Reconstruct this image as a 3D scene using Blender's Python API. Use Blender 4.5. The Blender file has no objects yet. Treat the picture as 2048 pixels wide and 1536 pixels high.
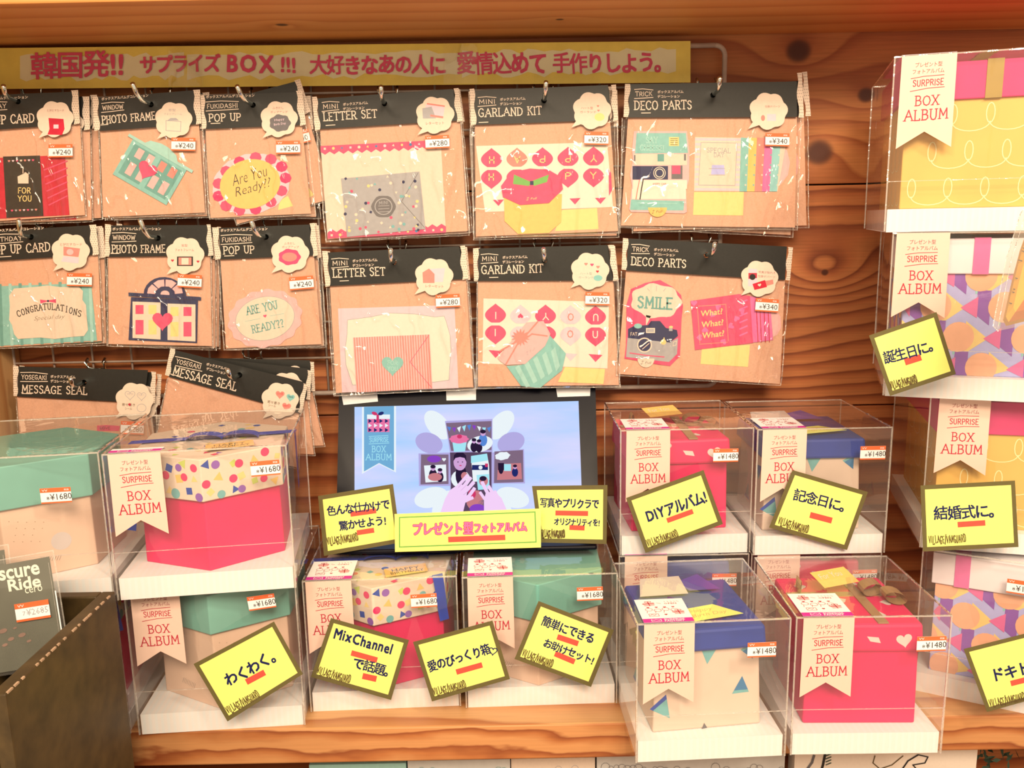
import bpy, math, random
from mathutils import Vector, Matrix
C = bpy.context.scene.collection
R = math.radians
EYE = Vector((0.0, -1.10, 1.45)); PITCH = R(10.8); ROLL = R(1.1); F = 1716.0
# ---------------------------------------------------------------- camera, world, lights, exposure
cam = bpy.data.cameras.new('camera'); co = bpy.data.objects.new('camera', cam); C.objects.link(co)
cam.sensor_width = 36.0; cam.lens = F / 2048 * 36.0; cam.clip_start = 0.02
co.location = EYE
co.rotation_euler = (Matrix.Rotation(R(90) - PITCH, 3, 'X') @ Matrix.Rotation(-ROLL, 3, 'Z')).to_euler()
bpy.context.scene.camera = co
CM = (Matrix.Rotation(R(90) - PITCH, 3, 'X') @ Matrix.Rotation(-ROLL, 3, 'Z'))
sc = bpy.context.scene
w = bpy.data.worlds.new('world'); sc.world = w; w.use_nodes = True
w.node_tree.nodes['Background'].inputs[0].default_value = (1.0, 0.76, 0.51, 1)
w.node_tree.nodes['Background'].inputs[1].default_value = 1.02
def area(name, loc, target, size, power, col, sy=None):
    l = bpy.data.lights.new(name, 'AREA'); l.energy = power; l.color = col; l.size = size
    if sy: l.shape = 'RECTANGLE'; l.size_y = sy
    o = bpy.data.objects.new(name, l); C.objects.link(o); o.location = loc
    o.rotation_euler = (Vector(target) - Vector(loc)).to_track_quat('-Z', 'Y').to_euler(); return o
area('ceiling_lamp', (0.25, -2.0, 2.35), (0.1, -0.15, 1.05), 0.45, 24, (1.0, 0.80, 0.56))
area('ceiling_spot', (0.75, -1.45, 2.45), (0.25, -0.25, 0.95), 0.16, 15, (1.0, 0.82, 0.58))
area('ceiling_spot', (-0.55, -1.55, 2.40), (-0.2, -0.25, 1.05), 0.12, 8, (1.0, 0.80, 0.55))
area('fill_light', (-0.1, -2.5, 2.75), (0.1, 0, 1.2), 1.6, 62, (1.0, 0.79, 0.55), .7)  # broad fill added to brighten the fronts, stands for no fixture of the shop
vs = sc.view_settings; vs.view_transform = 'Standard'; vs.look = 'None'; vs.gamma = 1; vs.use_curve_mapping = False; vs.exposure = -0.24
sc.cycles.transparent_max_bounces = 40; sc.cycles.max_bounces = 8; sc.cycles.diffuse_bounces = 3; sc.cycles.glossy_bounces = 4
sc.cycles.sample_clamp_indirect = 6.0; sc.cycles.caustics_reflective = False; sc.cycles.caustics_refractive = False

# ---------------------------------------------------------------- colours and materials
def lin(c):
    c = c / 255.0
    return c / 12.92 if c <= 0.04045 else ((c + 0.055) / 1.055) ** 2.4
LT = (1.0, 0.86, 0.64)                      # warm tint of the shop light, divided out of the colours seen
def oc(r, g, b):
    return tuple(min(0.86, max(0.004, lin(v) / t * 0.80)) for v, t in zip((r, g, b), LT)) + (1,)
MATS = {}
def newmat(name):
    m = bpy.data.materials.new(name); m.use_nodes = True; MATS[name] = m
    return m, m.node_tree, m.node_tree.nodes['Principled BSDF']
def mat(name, rgb, rough=0.6, grain=0.05, gs=220.0, metal=0.0, spec=0.4):
    m, nt, b = newmat(name)
    c = oc(*rgb); b.inputs['Roughness'].default_value = rough; b.inputs['Metallic'].default_value = metal
    b.inputs['Specular IOR Level'].default_value = spec
    tc = nt.nodes.new('ShaderNodeTexCoord'); n = nt.nodes.new('ShaderNodeTexNoise'); n.inputs['Scale'].default_value = gs; n.inputs['Detail'].default_value = 4
    r = nt.nodes.new('ShaderNodeValToRGB'); r.color_ramp.elements[0].position = 0.3; r.color_ramp.elements[1].position = 0.7
    r.color_ramp.elements[0].color = tuple(v * (1 - grain) for v in c[:3]) + (1,); r.color_ramp.elements[1].color = tuple(min(.9, v * (1 + grain)) for v in c[:3]) + (1,)
    nt.links.new(tc.outputs['Object'], n.inputs['Vector']); nt.links.new(n.outputs[0], r.inputs[0]); nt.links.new(r.outputs[0], b.inputs['Base Color'])
    return m
for k, v in dict(
    kraft=((230,166,124),.8,.07,600), kraft_dark=((196,138,98),.8,.07,600), header=((40,37,30),.45,.1,300), cream=((240,206,168),.7,.03,300), card_white=((248,220,184),.7,.02,300),
    teal=((140,190,165),.7,.06,200), teal_dark=((108,160,138),.7,.06,200), teal_light=((170,208,180),.7,.04,200), mint=((120,175,160),.7,.05,200),
    pink=((238,50,96),.6,.05,120), rose=((232,76,104),.65,.08,150), red=((205,28,50),.65,.10,150), blush=((245,178,160),.7,.04,200), salmon=((240,135,112),.7,.05,200),
    yellow=((250,192,98),.7,.04,200), pale_yellow=((247,212,122),.7,.03,200), pop_yellow=((253,243,116),.6,.01,200), olive=((108,92,46),.6,.04,200),
    banner_yellow=((255,220,96),.55,.05,60), banner_pale=((255,236,176),.55,.03,60), marker_pink=((236,82,104),.5,.08,90),
    navy=((30,34,72),.6,.06,200), ink=((18,26,74),.5,.05,200), ink_brown=((96,72,34),.6,.05,200), ink_black=((40,34,30),.6,.05,200), marker_red=((246,84,62),.5,.04,200),
    orange=((246,108,54),.5,.05,200), tag_white=((255,240,220),.5,.01,200), tray=((255,236,210),.55,.01,200), tray_line=((250,238,214),.55,.01,200),
    label_peach=((246,198,162),.55,.01,200), print_red=((196,46,58),.6,.04,200), print_brown=((176,96,84),.6,.04,200), magenta=((214,36,136),.5,.04,200),
    grey=((176,164,150),.7,.05,200), grey_dark=((112,102,94),.6,.05,200), grey_pink=((236,196,186),.7,.03,200), green=((120,176,76),.6,.05,200), lime=((206,206,92),.6,.05,200),
    blue=((40,72,150),.5,.08,60), ribbon_blue=((28,66,170),.35,.1,60), steel_blue=((60,120,150),.6,.05,200), purple=((150,90,160),.6,.04,200), violet=((92,66,150),.6,.05,100),
    lilac=((190,180,210),.6,.04,200), apricot=((252,178,130),.6,.03,200), soft_yellow=((250,206,120),.6,.03,200), aqua=((150,200,180),.6,.03,200), hot_pink=((236,110,150),.6,.03,200),
    box_pink=((238,34,88),.5,.10,14), box_kraft=((240,192,152),.65,.03,40), box_yellow=((240,180,82),.55,.03,40), swirl=((255,228,150),.5,.02,100), lid_teal=((122,176,146),.55,.06,30),
    box_cream=((234,196,160),.65,.03,40), box_white=((246,222,204),.55,.02,40), lid_blue=((34,60,138),.5,.12,30), purple_pink=((228,46,104),.6,.05,60), olive_ribbon=((170,130,50),.4,.05,60),
    tan_ribbon=((176,130,84),.35,.12,60), bezel=((10,11,20),.35,.1,30), bezel_edge=((30,32,40),.3,.1,30), wire_white=((206,176,146),.5,.10,90), tape=((238,226,206),.5,.03,60),
    crate=((76,55,25),.5,.35,55), crate_dark=((40,28,14),.7,.2,22), crate_edge=((190,150,110),.6,.2,40), cd_grey=((112,106,84),.30,.10,30), cd_text=((250,240,200),.5,.02,100), cd_spot=((160,120,96),.4,.2,60),
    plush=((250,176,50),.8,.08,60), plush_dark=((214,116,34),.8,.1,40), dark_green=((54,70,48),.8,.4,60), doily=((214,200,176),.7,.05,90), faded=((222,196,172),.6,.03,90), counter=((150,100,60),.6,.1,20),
).items(): mat(k, v[0], v[1], v[2], v[3])
mat('bezel', (10,11,22), .3, .1, 30, spec=.12); mat('chrome', (250,250,250), 0.16, .02, 100, metal=1.0)
def emis(name, rgb, s=1.0, rgb2=None, sc_=6.0):
    m = bpy.data.materials.new(name); m.use_nodes = True; MATS[name] = m; nt = m.node_tree; nt.nodes.clear()
    e = nt.nodes.new('ShaderNodeEmission'); o = nt.nodes.new('ShaderNodeOutputMaterial'); e.inputs[1].default_value = s
    c = tuple(lin(v) for v in rgb) + (1,); e.inputs[0].default_value = c
    if rgb2:
        tc = nt.nodes.new('ShaderNodeTexCoord'); mp = nt.nodes.new('ShaderNodeMapping'); mp.inputs['Scale'].default_value = (sc_, 1, sc_ * 6)
        n = nt.nodes.new('ShaderNodeTexNoise'); n.inputs['Scale'].default_value = 1; n.inputs['Detail'].default_value = 5
        r = nt.nodes.new('ShaderNodeValToRGB'); r.color_ramp.elements[0].position = .3; r.color_ramp.elements[1].position = .7
        r.color_ramp.elements[0].color = c; r.color_ramp.elements[1].color = tuple(lin(v) for v in rgb2) + (1,)
        for a, b in ((tc.outputs['Object'], mp.inputs[0]), (mp.outputs[0], n.inputs[0]), (n.outputs[0], r.inputs[0]), (r.outputs[0], e.inputs[0])): nt.links.new(a, b)
    nt.links.new(e.outputs[0], o.inputs[0])
emis('scr_bg', (168,208,255), 1.2, (222,218,255), 5)
for k, v in dict(scr_white=(240,250,255), scr_lilac=(184,176,232), scr_teal=(118,178,220), scr_cyan=(170,236,250), scr_brown=(92,72,98), scr_tan=(132,108,132), scr_skin=(250,214,255),
    scr_skin2=(214,168,220), scr_dark=(42,28,58), scr_pink=(240,120,170), scr_purple=(140,70,200), scr_blue=(90,140,220), scr_red=(214,60,110), scr_navy=(36,44,110), scr_orange=(206,128,136)).items(): emis(k, v, 1.12)

def film(name, bump, bscale, rough=0.05, haze=0.03, boost=1.5, stretch=(1,1,1), tint=(.985,.975,.96), crease=0.0, cscale=10):
    m = bpy.data.materials.new(name); m.use_nodes = True; MATS[name] = m; nt = m.node_tree; nt.nodes.clear(); N = nt.nodes.new; L = nt.links.new
    o = N('ShaderNodeOutputMaterial'); tr = N('ShaderNodeBsdfTransparent'); tr.inputs[0].default_value = tint + (1,)
    g = N('ShaderNodeBsdfGlossy'); g.inputs['Roughness'].default_value = rough; g.inputs[0].default_value = (1,1,1,1)
    df = N('ShaderNodeBsdfDiffuse'); df.inputs[0].default_value = (.9,.85,.8,1)
    fr = N('ShaderNodeFresnel'); fr.inputs[0].default_value = 1.5
    ge = N('ShaderNodeNewGeometry'); io = N('ShaderNodeMapRange'); io.inputs[3].default_value = 1.5; io.inputs[4].default_value = 1 / 1.5; L(ge.outputs['Backfacing'], io.inputs[0]); L(io.outputs[0], fr.inputs[0])
    mu = N('ShaderNodeMath'); mu.operation = 'MULTIPLY'; mu.inputs[1].default_value = boost; mu.use_clamp = True
    tc = N('ShaderNodeTexCoord'); mp = N('ShaderNodeMapping'); mp.inputs['Scale'].default_value = stretch; mp.inputs['Rotation'].default_value = (0, R(25), 0)
    n = N('ShaderNodeTexNoise'); n.inputs['Scale'].default_value = bscale; n.inputs['Detail'].default_value = 3; n.inputs['Distortion'].default_value = 1.2
    b = N('ShaderNodeBump'); b.inputs['Strength'].default_value = bump; b.inputs['Distance'].default_value = 0.01
    L(tc.outputs['Object'], mp.inputs[0]); L(mp.outputs[0], n.inputs[0]); h = n.outputs[0]
    if crease:
        def nd(op, x, y, cl=False):
            q = N('ShaderNodeMath'); q.operation = op; q.use_clamp = cl
            for i_, v_ in enumerate((x, y)):
                if isinstance(v_, (int, float)): q.inputs[i_].default_value = v_
                else: L(v_, q.inputs[i_])
            return q.outputs[0]
        for sc_, am in ((cscale, crease), (cscale * 2.3, crease * .5)):
            n2 = N('ShaderNodeTexNoise'); n2.inputs['Scale'].default_value = sc_; n2.inputs['Detail'].default_value = 1.5; n2.inputs['Distortion'].default_value = .7; L(mp.outputs[0], n2.inputs[0])
            rd = nd('SUBTRACT', 1.0, nd('MULTIPLY', nd('ABSOLUTE', nd('SUBTRACT', n2.outputs[0], .5), 0), 16.0), True); h = nd('ADD', h, nd('MULTIPLY', nd('POWER', rd, 2.0), am))
    L(h, b.inputs['Height']); L(b.outputs[0], g.inputs['Normal']); L(b.outputs[0], fr.inputs['Normal'])
    m1 = N('ShaderNodeMixShader'); m1.inputs[0].default_value = haze; L(tr.outputs[0], m1.inputs[1]); L(df.outputs[0], m1.inputs[2])
    m2 = N('ShaderNodeMixShader'); L(fr.outputs[0], mu.inputs[0]); L(mu.outputs[0], m2.inputs[0]); L(m1.outputs[0], m2.inputs[1]); L(g.outputs[0], m2.inputs[2]); L(m2.outputs[0], o.inputs[0])
film('sleeve', 0.55, 17, 0.05, 0.012, 1.15, (1, 1, .6), (.995,.99,.98), .7, 12)
film('sleeve_edge', 0.9, 120, 0.12, 0.30, 4.0)
film('case_film', 0.07, 9, 0.03, 0.036, 1.0, (1, 1, .5), (.997,.993,.985), .12, 8)
film('case_edge', 0.3, 60, 0.10, 0.24, 3.5)
film('soft_bag', 0.6, 14, 0.08, 0.10, 2.2)

def wood(name, light, mid, dark, freq, warp, ax=('X', 'Z'), knots=(), rough=0.5, nx=1.0, nz=4.0, seed=0.0, sharp=.5, fine=.16):
    """annual rings: a field that rises across the board, bent by noise and by knots; (knot = x, z, core radius, pull, spread_x, spread_z)"""
    m, nt, b = newmat(name); N = nt.nodes.new; L = nt.links.new
    def M(op, a, c=None):
        n = N('ShaderNodeMath'); n.operation = op
        for i, v in enumerate((a, c)):
            if v is None: continue
            if isinstance(v, (int, float)): n.inputs[i].default_value = v
            else: L(v, n.inputs[i])
        return n.outputs[0]
    tc = N('ShaderNodeTexCoord'); sp = N('ShaderNodeSeparateXYZ'); L(tc.outputs['Object'], sp.inputs[0]); a = sp.outputs[ax[0]]; z = sp.outputs[ax[1]]
    def noise(sx, sz, det=3):
        cb = N('ShaderNodeCombineXYZ'); L(M('MULTIPLY', a, sx), cb.inputs[0]); L(M('MULTIPLY', z, sz), cb.inputs[1]); cb.inputs[2].default_value = seed
        n = N('ShaderNodeTexNoise'); n.inputs['Scale'].default_value = 1; n.inputs['Detail'].default_value = det; L(cb.outputs[0], n.inputs[0]); return n.outputs[0]
    f = M('MULTIPLY', z, freq); f = M('ADD', f, M('MULTIPLY', noise(nx, nz), warp)); f = M('ADD', f, M('MULTIPLY', noise(nx * 7, nz * 5), warp * .12))
    core = None
    for (kx, kz, kr, pull, sx, sz) in knots:
        dx = M('SUBTRACT', a, kx); dz = M('SUBTRACT', z, kz); dx2 = M('MULTIPLY', dx, dx); dz2 = M('MULTIPLY', dz, dz)
        e = M('ADD', M('MULTIPLY', dx2, -1 / sx ** 2), M('MULTIPLY', dz2, -1 / sz ** 2)); f = M('ADD', f, M('MULTIPLY', M('EXPONENT', e), pull))
        if kr:
            k = M('EXPONENT', M('MULTIPLY', M('POWER', M('ADD', M('MULTIPLY', dx2, 1 / (kr * 1.15) ** 2), M('MULTIPLY', dz2, 1 / kr ** 2)), 3.5), -1.0)); core = k if core is None else M('MAXIMUM', core, k)
    fr = M('FRACT', f)
    r = N('ShaderNodeValToRGB'); cr = r.color_ramp; cr.elements[0].color = oc(*light); cr.elements[0].position = 0; cr.elements[1].color = oc(*light); cr.elements[1].position = 1
    for p, cc in ((sharp * .7, light), (sharp + .22, mid), (.90, dark)):
        e = cr.elements.new(p); e.color = oc(*cc)
    L(fr, r.inputs[0])
    fn = noise(14, 420, 4); mr = N('ShaderNodeMapRange'); mr.inputs[1].default_value = .3; mr.inputs[2].default_value = .7; mr.inputs[3].default_value = 1 - fine; mr.inputs[4].default_value = 1 + fine * .6; L(fn, mr.inputs[0])
    bl = noise(2.2, 7, 2); mr2 = N('ShaderNodeMapRange'); mr2.inputs[1].default_value = .3; mr2.inputs[2].default_value = .7; mr2.inputs[3].default_value = .86; mr2.inputs[4].default_value = 1.08; L(bl, mr2.inputs[0])
    vm = N('ShaderNodeVectorMath'); vm.operation = 'SCALE'; L(r.outputs[0], vm.inputs[0]); L(M('MULTIPLY', mr.outputs[0], mr2.outputs[0]), vm.inputs['Scale']); col = vm.outputs[0]
    if core is not None:
        mx = N('ShaderNodeMix'); mx.data_type = 'RGBA'; L(core, mx.inputs[0]); L(col, mx.inputs[6]); mx.inputs[7].default_value = oc(84, 36, 16); col = mx.outputs[2]
    L(col, b.inputs['Base Color']); b.inputs['Roughness'].default_value = rough
    return m

# ---------------------------------------------------------------- pixel -> place
def ray(u, v):
    return (CM @ Vector(((u - 1024) / F, -(v - 768) / F, -1.0))).normalized()
class Plane:
    """a real plane in the room (point, normal towards the viewer); map() finds the point of it, raised by layer mm, that the photograph shows at a pixel"""
    def __init__(s, P, N): s.P = Vector(P); s.N = Vector(N).normalized()
    def map(s, u, v, layer=0.0):
        r = ray(u, v); P = s.P + s.N * (layer * 0.001); return EYE + r * ((P - EYE).dot(s.N) / r.dot(s.N))
def VP(d, lean=0.0, zref=1.45, yaw=0.0):
    return Plane((0, d - 1.10, zref), (math.sin(yaw) * math.cos(lean), -math.cos(yaw) * math.cos(lean), math.sin(lean)))
class Frame:
    """local frame in mm: x to the right, y down, layer out"""
    def __init__(s, O, U, V, N): s.O, s.U, s.V, s.N = Vector(O), Vector(U), Vector(V), Vector(N)
    def map(s, x, y, layer=0.0): return s.O + (s.U * x + s.V * y + s.N * layer) * 0.001
def onlevel(u, v, z):
    r = ray(u, v); t = (z - EYE.z) / r.z; return EYE + r * t

# ---------------------------------------------------------------- lettering
SF = dict(A=(.84,[(0,1),(.42,0),(.84,1)],[(.16,.62),(.68,.62)]), B=(.66,[(.08,0),(.08,1)],[(.08,0),(.42,.02),(.56,.13),(.55,.33),(.4,.46),(.08,.48)],[(.4,.46),(.62,.58),(.64,.82),(.45,.98),(.08,1)]),
 C=(.74,[(.72,.2),(.6,.04),(.36,0),(.12,.16),(.02,.5),(.12,.84),(.36,1),(.6,.97),(.73,.8)]), D=(.74,[(.08,0),(.08,1)],[(.08,0),(.4,.03),(.66,.2),(.72,.5),(.64,.82),(.4,.98),(.08,1)]),
 E=(.6,[(.08,0),(.08,1)],[(.08,0),(.58,0)],[(.08,.48),(.46,.48)],[(.08,1),(.6,1)]), F=(.58,[(.08,0),(.08,1)],[(.08,0),(.58,0)],[(.08,.5),(.46,.5)]),
 G=(.8,[(.72,.18),(.58,.03),(.36,0),(.12,.16),(.02,.5),(.12,.84),(.36,1),(.62,.96),(.7,.85),(.7,.56),(.45,.56)]), H=(.74,[(.08,0),(.08,1)],[(.66,0),(.66,1)],[(.08,.5),(.66,.5)]),
 I=(.2,[(.1,0),(.1,1)]), K=(.7,[(.08,0),(.08,1)],[(.64,0),(.08,.56)],[(.28,.4),(.68,1)]), L=(.58,[(.08,0),(.08,1)],[(.08,1),(.56,1),(.57,.85)]),
 M=(.92,[(.08,1),(.12,0),(.46,.7),(.8,0),(.84,1)]), N=(.76,[(.08,1),(.08,0),(.68,1),(.68,0)]), O=(.84,[(.42,0),(.15,.12),(.02,.5),(.15,.88),(.42,1),(.69,.88),(.82,.5),(.69,.12),(.42,0)]),
 P=(.64,[(.08,0),(.08,1)],[(.08,0),(.44,.02),(.62,.14),(.62,.38),(.44,.52),(.08,.54)]), R=(.7,[(.08,0),(.08,1)],[(.08,0),(.44,.02),(.6,.14),(.6,.36),(.44,.5),(.08,.52)],[(.34,.52),(.68,1)]),
 S=(.6,[(.54,.18),(.44,.03),(.24,0),(.06,.12),(.06,.32),(.28,.46),(.5,.58),(.56,.8),(.42,.97),(.2,1),(.04,.84)]), T=(.72,[(.36,0),(.36,1)],[(0,.12),(.01,0),(.71,0),(.72,.12)]),
 U=(.74,[(.08,0),(.08,.7),(.2,.95),(.38,1),(.56,.95),(.66,.7),(.66,0)]), V=(.76,[(0,0),(.38,1),(.76,0)]), W=(1.0,[(0,0),(.25,1),(.5,.2),(.75,1),(1,0)]),
 X=(.74,[(.04,0),(.7,1)],[(.7,0),(.04,1)]), Y=(.74,[(0,0),(.37,.5),(.74,0)],[(.37,.5),(.37,1)]))
SF['/'] = (.4,[(.36,-.05),(.04,1.05)]); SF['?'] = (.5,[(.04,.16),(.2,0),(.42,.08),(.44,.3),(.24,.5),(.23,.7)],[(.23,.92),(.24,1)]); SF['!'] = (.2,[(.1,0),(.1,.7)],[(.1,.92),(.1,1)]); SF[' '] = (.4,)
_tc = {}
def glyphs(ch, off, res=2, shear=0.0):
    k = (ch, off, res, shear)
    if k not in _tc:
        cu = bpy.data.curves.new('t', 'FONT'); cu.body = ch; cu.resolution_u = res; cu.offset = off; cu.shear = shear
        o = bpy.data.objects.new('t', cu); C.objects.link(o); dg = bpy.context.evaluated_depsgraph_get(); e = o.evaluated_get(dg); m = e.to_mesh()
        vs_ = [(p.co.x, p.co.y) for p in m.vertices]; fs = [tuple(p.vertices) for p in m.polygons]; e.to_mesh_clear()
        bpy.data.objects.remove(o); bpy.data.curves.remove(cu)
        xs = [p[0] for p in vs_] or [0]; ys = [p[1] for p in vs_] or [0]
        _tc[k] = (vs_, fs, min(xs), max(xs), min(ys), max(ys))
    return _tc[k]

class MB:
    """collects faces on a mapped surface and builds them as ONE mesh object"""
    def __init__(s, pl=None): s.pl = pl; s.v = []; s.f = []; s.m = []; s.T = None
    def tr(s, x, y):
        if s.T:
            cx, cy, a, k = s.T; c, n = math.cos(a), math.sin(a); return cx + k * (x * c - y * n), cy + k * (x * n + y * c)
        return x, y
    def P(s, x, y, l=0.0): x, y = s.tr(x, y); return s.pl.map(x, y, l)
    def face(s, pts3, m):
        i = len(s.v); s.v += [Vector(p) for p in pts3]; s.f.append(tuple(range(i, i + len(pts3)))); s.m.append(m)
    def poly(s, pts, l, m): s.face([s.P(x, y, l) for x, y in pts], m)
    def slab(s, pts, l0, l1, m, side=None):
        a = [s.P(x, y, l0) for x, y in pts]; b = [s.P(x, y, l1) for x, y in pts]; s.face(b, m); s.face(a[::-1], m); n = len(pts)
        for i in range(n): j = (i + 1) % n; s.face([a[i], a[j], b[j], b[i]], side or m)
    def rect(s, x0, y0, x1, y1, l, m): s.poly([(x0, y0), (x1, y0), (x1, y1), (x0, y1)], l, m)
    def epts(s, cx, cy, rx, ry=None, a=0.0, n=20, wob=0, k=0):
        ry = ry or rx; a = R(a); o = []
        for i in range(n):
            t = 2 * math.pi * i / n; w = 1 + wob * math.cos(k * t); x, y = rx * w * math.cos(t), ry * w * math.sin(t); o.append((cx + x * math.cos(a) - y * math.sin(a), cy + x * math.sin(a) + y * math.cos(a)))
        return o
    def ell(s, cx, cy, rx, ry, l, m, a=0.0, n=20, wob=0, k=0): s.poly(s.epts(cx, cy, rx, ry, a, n, wob, k), l, m)
    def hpts(s, cx, cy, w, a=0.0, flip=1):
        o = []
        for i in range(24):
            t = 2 * math.pi * i / 24; x = 16 * math.sin(t) ** 3; y = -(13 * math.cos(t) - 5 * math.cos(2 * t) - 2 * math.cos(3 * t) - math.cos(4 * t)) * flip
            x, y = x * w / 32, y * w / 32; o.append((cx + x * math.cos(R(a)) - y * math.sin(R(a)), cy + x * math.sin(R(a)) + y * math.cos(R(a))))
        return o
    def heart(s, cx, cy, w, l, m, a=0.0, flip=1): s.poly(s.hpts(cx, cy, w, a, flip), l, m)
    def line(s, pts, w, l, m, close=False):
        if close: pts = list(pts) + [pts[0]]
        for (x0, y0), (x1, y1) in zip(pts[:-1], pts[1:]):
            d = math.hypot(x1 - x0, y1 - y0)
            if d < 1e-9: continue
            ux, uy = (x1 - x0) / d, (y1 - y0) / d; e = w * .42; nx, ny = -uy * w / 2, ux * w / 2; x0, y0, x1, y1 = x0 - ux * e, y0 - uy * e, x1 + ux * e, y1 + uy * e
            s.poly([(x0 + nx, y0 + ny), (x1 + nx, y1 + ny), (x1 - nx, y1 - ny), (x0 - nx, y0 - ny)], l, m); l += 0.004
    def seat(s, x, y, a, fn):
        """run fn with the drawing origin moved to x,y and turned by a degrees"""
        old = s.T; X, Y = s.tr(x, y); oa, ok = (old[2], old[3]) if old else (0, 1); s.T = (X, Y, oa + R(a), ok); fn(); s.T = old
    def ltr(s, text, x, y, h, w, l, m, a=0.0, sw=.10, serif=True, jit=0.0, seed=1):
        """hand-lettered capitals; left edge x, middle y, cap height h, fitted to width w"""
        rnd = random.Random(seed); gap = .2; tot = sum(SF[c][0] + gap for c in text) - gap; k = w / tot; sw = sw * h
        def go():
            cx = 0.0
            for c in text:
                g = SF[c]; jy = rnd.uniform(-jit, jit) * h; jh = 1 + rnd.uniform(-jit, jit)
                for st in g[1:]:
                    s.line([(cx * k + p[0] * k, (p[1] - .5) * h * jh + jy) for p in st], sw, l, m)
                    if serif:
                        for q, nb in ((st[0], st[1]), (st[-1], st[-2])):
                            if q[1] in (0, 1) and abs(q[1] - nb[1]) > abs(q[0] - nb[0]) * .8:
                                qx, qy = cx * k + q[0] * k, (q[1] - .5) * h * jh + jy; s.line([(qx - .12 * h, qy), (qx + .12 * h, qy)], sw * .7, l + .01, m)
                cx += g[0] + gap
        s.seat(x, y, a, go)
    def txt(s, text, x, y, h, w, l, m, a=0.0, off=0.0, res=1, shear=0.0, sx=1, sy=1):
        """font lettering fitted into width w and height h; left edge x, middle y"""
        V, Fc, x0, x1, y0, y1 = glyphs(text, off, res, shear)
        if not V: return
        kx, ky = w / max(x1 - x0, 1e-6), h / max(y1 - y0, 1e-6)
        def go():
            i = len(s.v); s.v += [s.P((p[0] - x0) * kx if sx > 0 else w - (p[0] - x0) * kx, (-(p[1] - (y0 + y1) / 2) * ky) * sy, l) for p in V]
            for f in Fc: s.f.append(tuple(i + q for q in f)); s.m.append(m)
        s.seat(x, y, a, go)
    def hand(s, text, x, y, h, adv, l, m, a=0.0, off=.03, seed=3, jit=.06, fit=None):
        """marker handwriting, one sign after another with a little wobble; h is the size of a full sign"""
        rnd = random.Random(seed)
        if fit:
            t_ = 0
            for c in text: g_ = glyphs(c, 0, 2); t_ += (g_[3] - g_[2] + .16) * h / .92 if ord(c) < 256 else h
            adv = h * fit / t_
        def go():
            cx = 0.0
            for c in text:
                if c == ' ': cx += adv * .5; continue
                V, Fc, x0, x1, y0, y1 = glyphs(c, 0, 2)
                k = h / .92; ca, sa = math.cos(rnd.uniform(-jit, jit)), math.sin(rnd.uniform(-jit, jit)); dy = rnd.uniform(-jit, jit) * h
                asc = ord(c) < 256; wd = (x1 - x0 + .16) * k * (adv / h) if asc else adv; mx = (x0 + x1) / 2 if asc else .5; fx = adv / h
                bo = off * h * (.62 if ord(c) < 0x4e00 else .42)
                for ij, (ox, oy) in enumerate(((-bo, -bo), (bo, -bo), (bo, bo), (-bo, bo), (0, 0))):
                    i = len(s.v)
                    for p in V:
                        px, py = (p[0] - mx) * k * fx + ox, -(p[1] - .36) * k + oy; s.v.append(s.P(cx + wd / 2 + px * ca - py * sa, px * sa + py * ca + dy, l + .012 * ij))
                    for f in Fc: s.f.append(tuple(i + q for q in f)); s.m.append(m)
                cx += wd
        s.seat(x, y, a, go)
    def box(s, lo, hi, m, M4=None):
        x0, y0, z0 = lo; x1, y1, z1 = hi; c = [Vector(p) for p in ((x0,y0,z0),(x1,y0,z0),(x1,y1,z0),(x0,y1,z0),(x0,y0,z1),(x1,y0,z1),(x1,y1,z1),(x0,y1,z1))]
        if M4: c = [M4 @ p for p in c]
        for f in ((3,2,1,0),(4,5,6,7),(0,1,5,4),(1,2,6,5),(2,3,7,6),(3,0,4,7)): s.face([c[i] for i in f], m)
    def tube(s, pts, r, m, n=8):
        pts = [Vector(p) for p in pts]; rings = []; up = Vector((0, 0, 1))
        for i, p in enumerate(pts):
            d = (pts[min(i + 1, len(pts) - 1)] - pts[max(i - 1, 0)]).normalized(); a = d.cross(up)
            if a.length < .05: a = d.cross(Vector((1, 0, 0)))
            a.normalize(); b = d.cross(a).normalized(); i0 = len(s.v)
            s.v += [p + (a * math.cos(t) + b * math.sin(t)) * r for t in (2 * math.pi * q / n for q in range(n))]; rings.append(i0)
        for A, B in zip(rings[:-1], rings[1:]):
            for q in range(n): s.f.append((A + q, A + (q + 1) % n, B + (q + 1) % n, B + q)); s.m.append(m)
        s.f.append(tuple(rings[0] + q for q in range(n))[::-1]); s.m.append(m); s.f.append(tuple(rings[-1] + q for q in range(n))); s.m.append(m)
    def build(s, name, parent=None, origin=None, smooth=False, label=None, bevel=0):
        me = bpy.data.meshes.new(name); o_ = Vector(origin) if origin is not None else Vector((0, 0, 0))
        me.from_pydata([tuple(p - o_) for p in s.v], [], s.f); ks = []
        for k in s.m:
            if k not in ks: ks.append(k)
        for k in ks: me.materials.append(MATS[k])
        me.polygons.foreach_set('material_index', [ks.index(k) for k in s.m])
        if smooth: me.polygons.foreach_set('use_smooth', [True] * len(s.f))
        me.update(); o = bpy.data.objects.new(name, me); C.objects.link(o); o.parent = parent
        if label: o['label'] = label
        if bevel:
            import bmesh
            bm = bmesh.new(); bm.from_mesh(me); bmesh.ops.remove_doubles(bm, verts=bm.verts, dist=1e-5); bm.to_mesh(me); bm.free()
            b = o.modifiers.new('bevel', 'BEVEL'); b.width = bevel; b.segments = 2; b.limit_method = 'ANGLE'
        return o
def tag(o, label=None, cat=None, group=None, kind=None):
    for k, v in (('label', label), ('category', cat), ('group', group), ('kind', kind)):
        if v: o[k] = v
    return o
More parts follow.
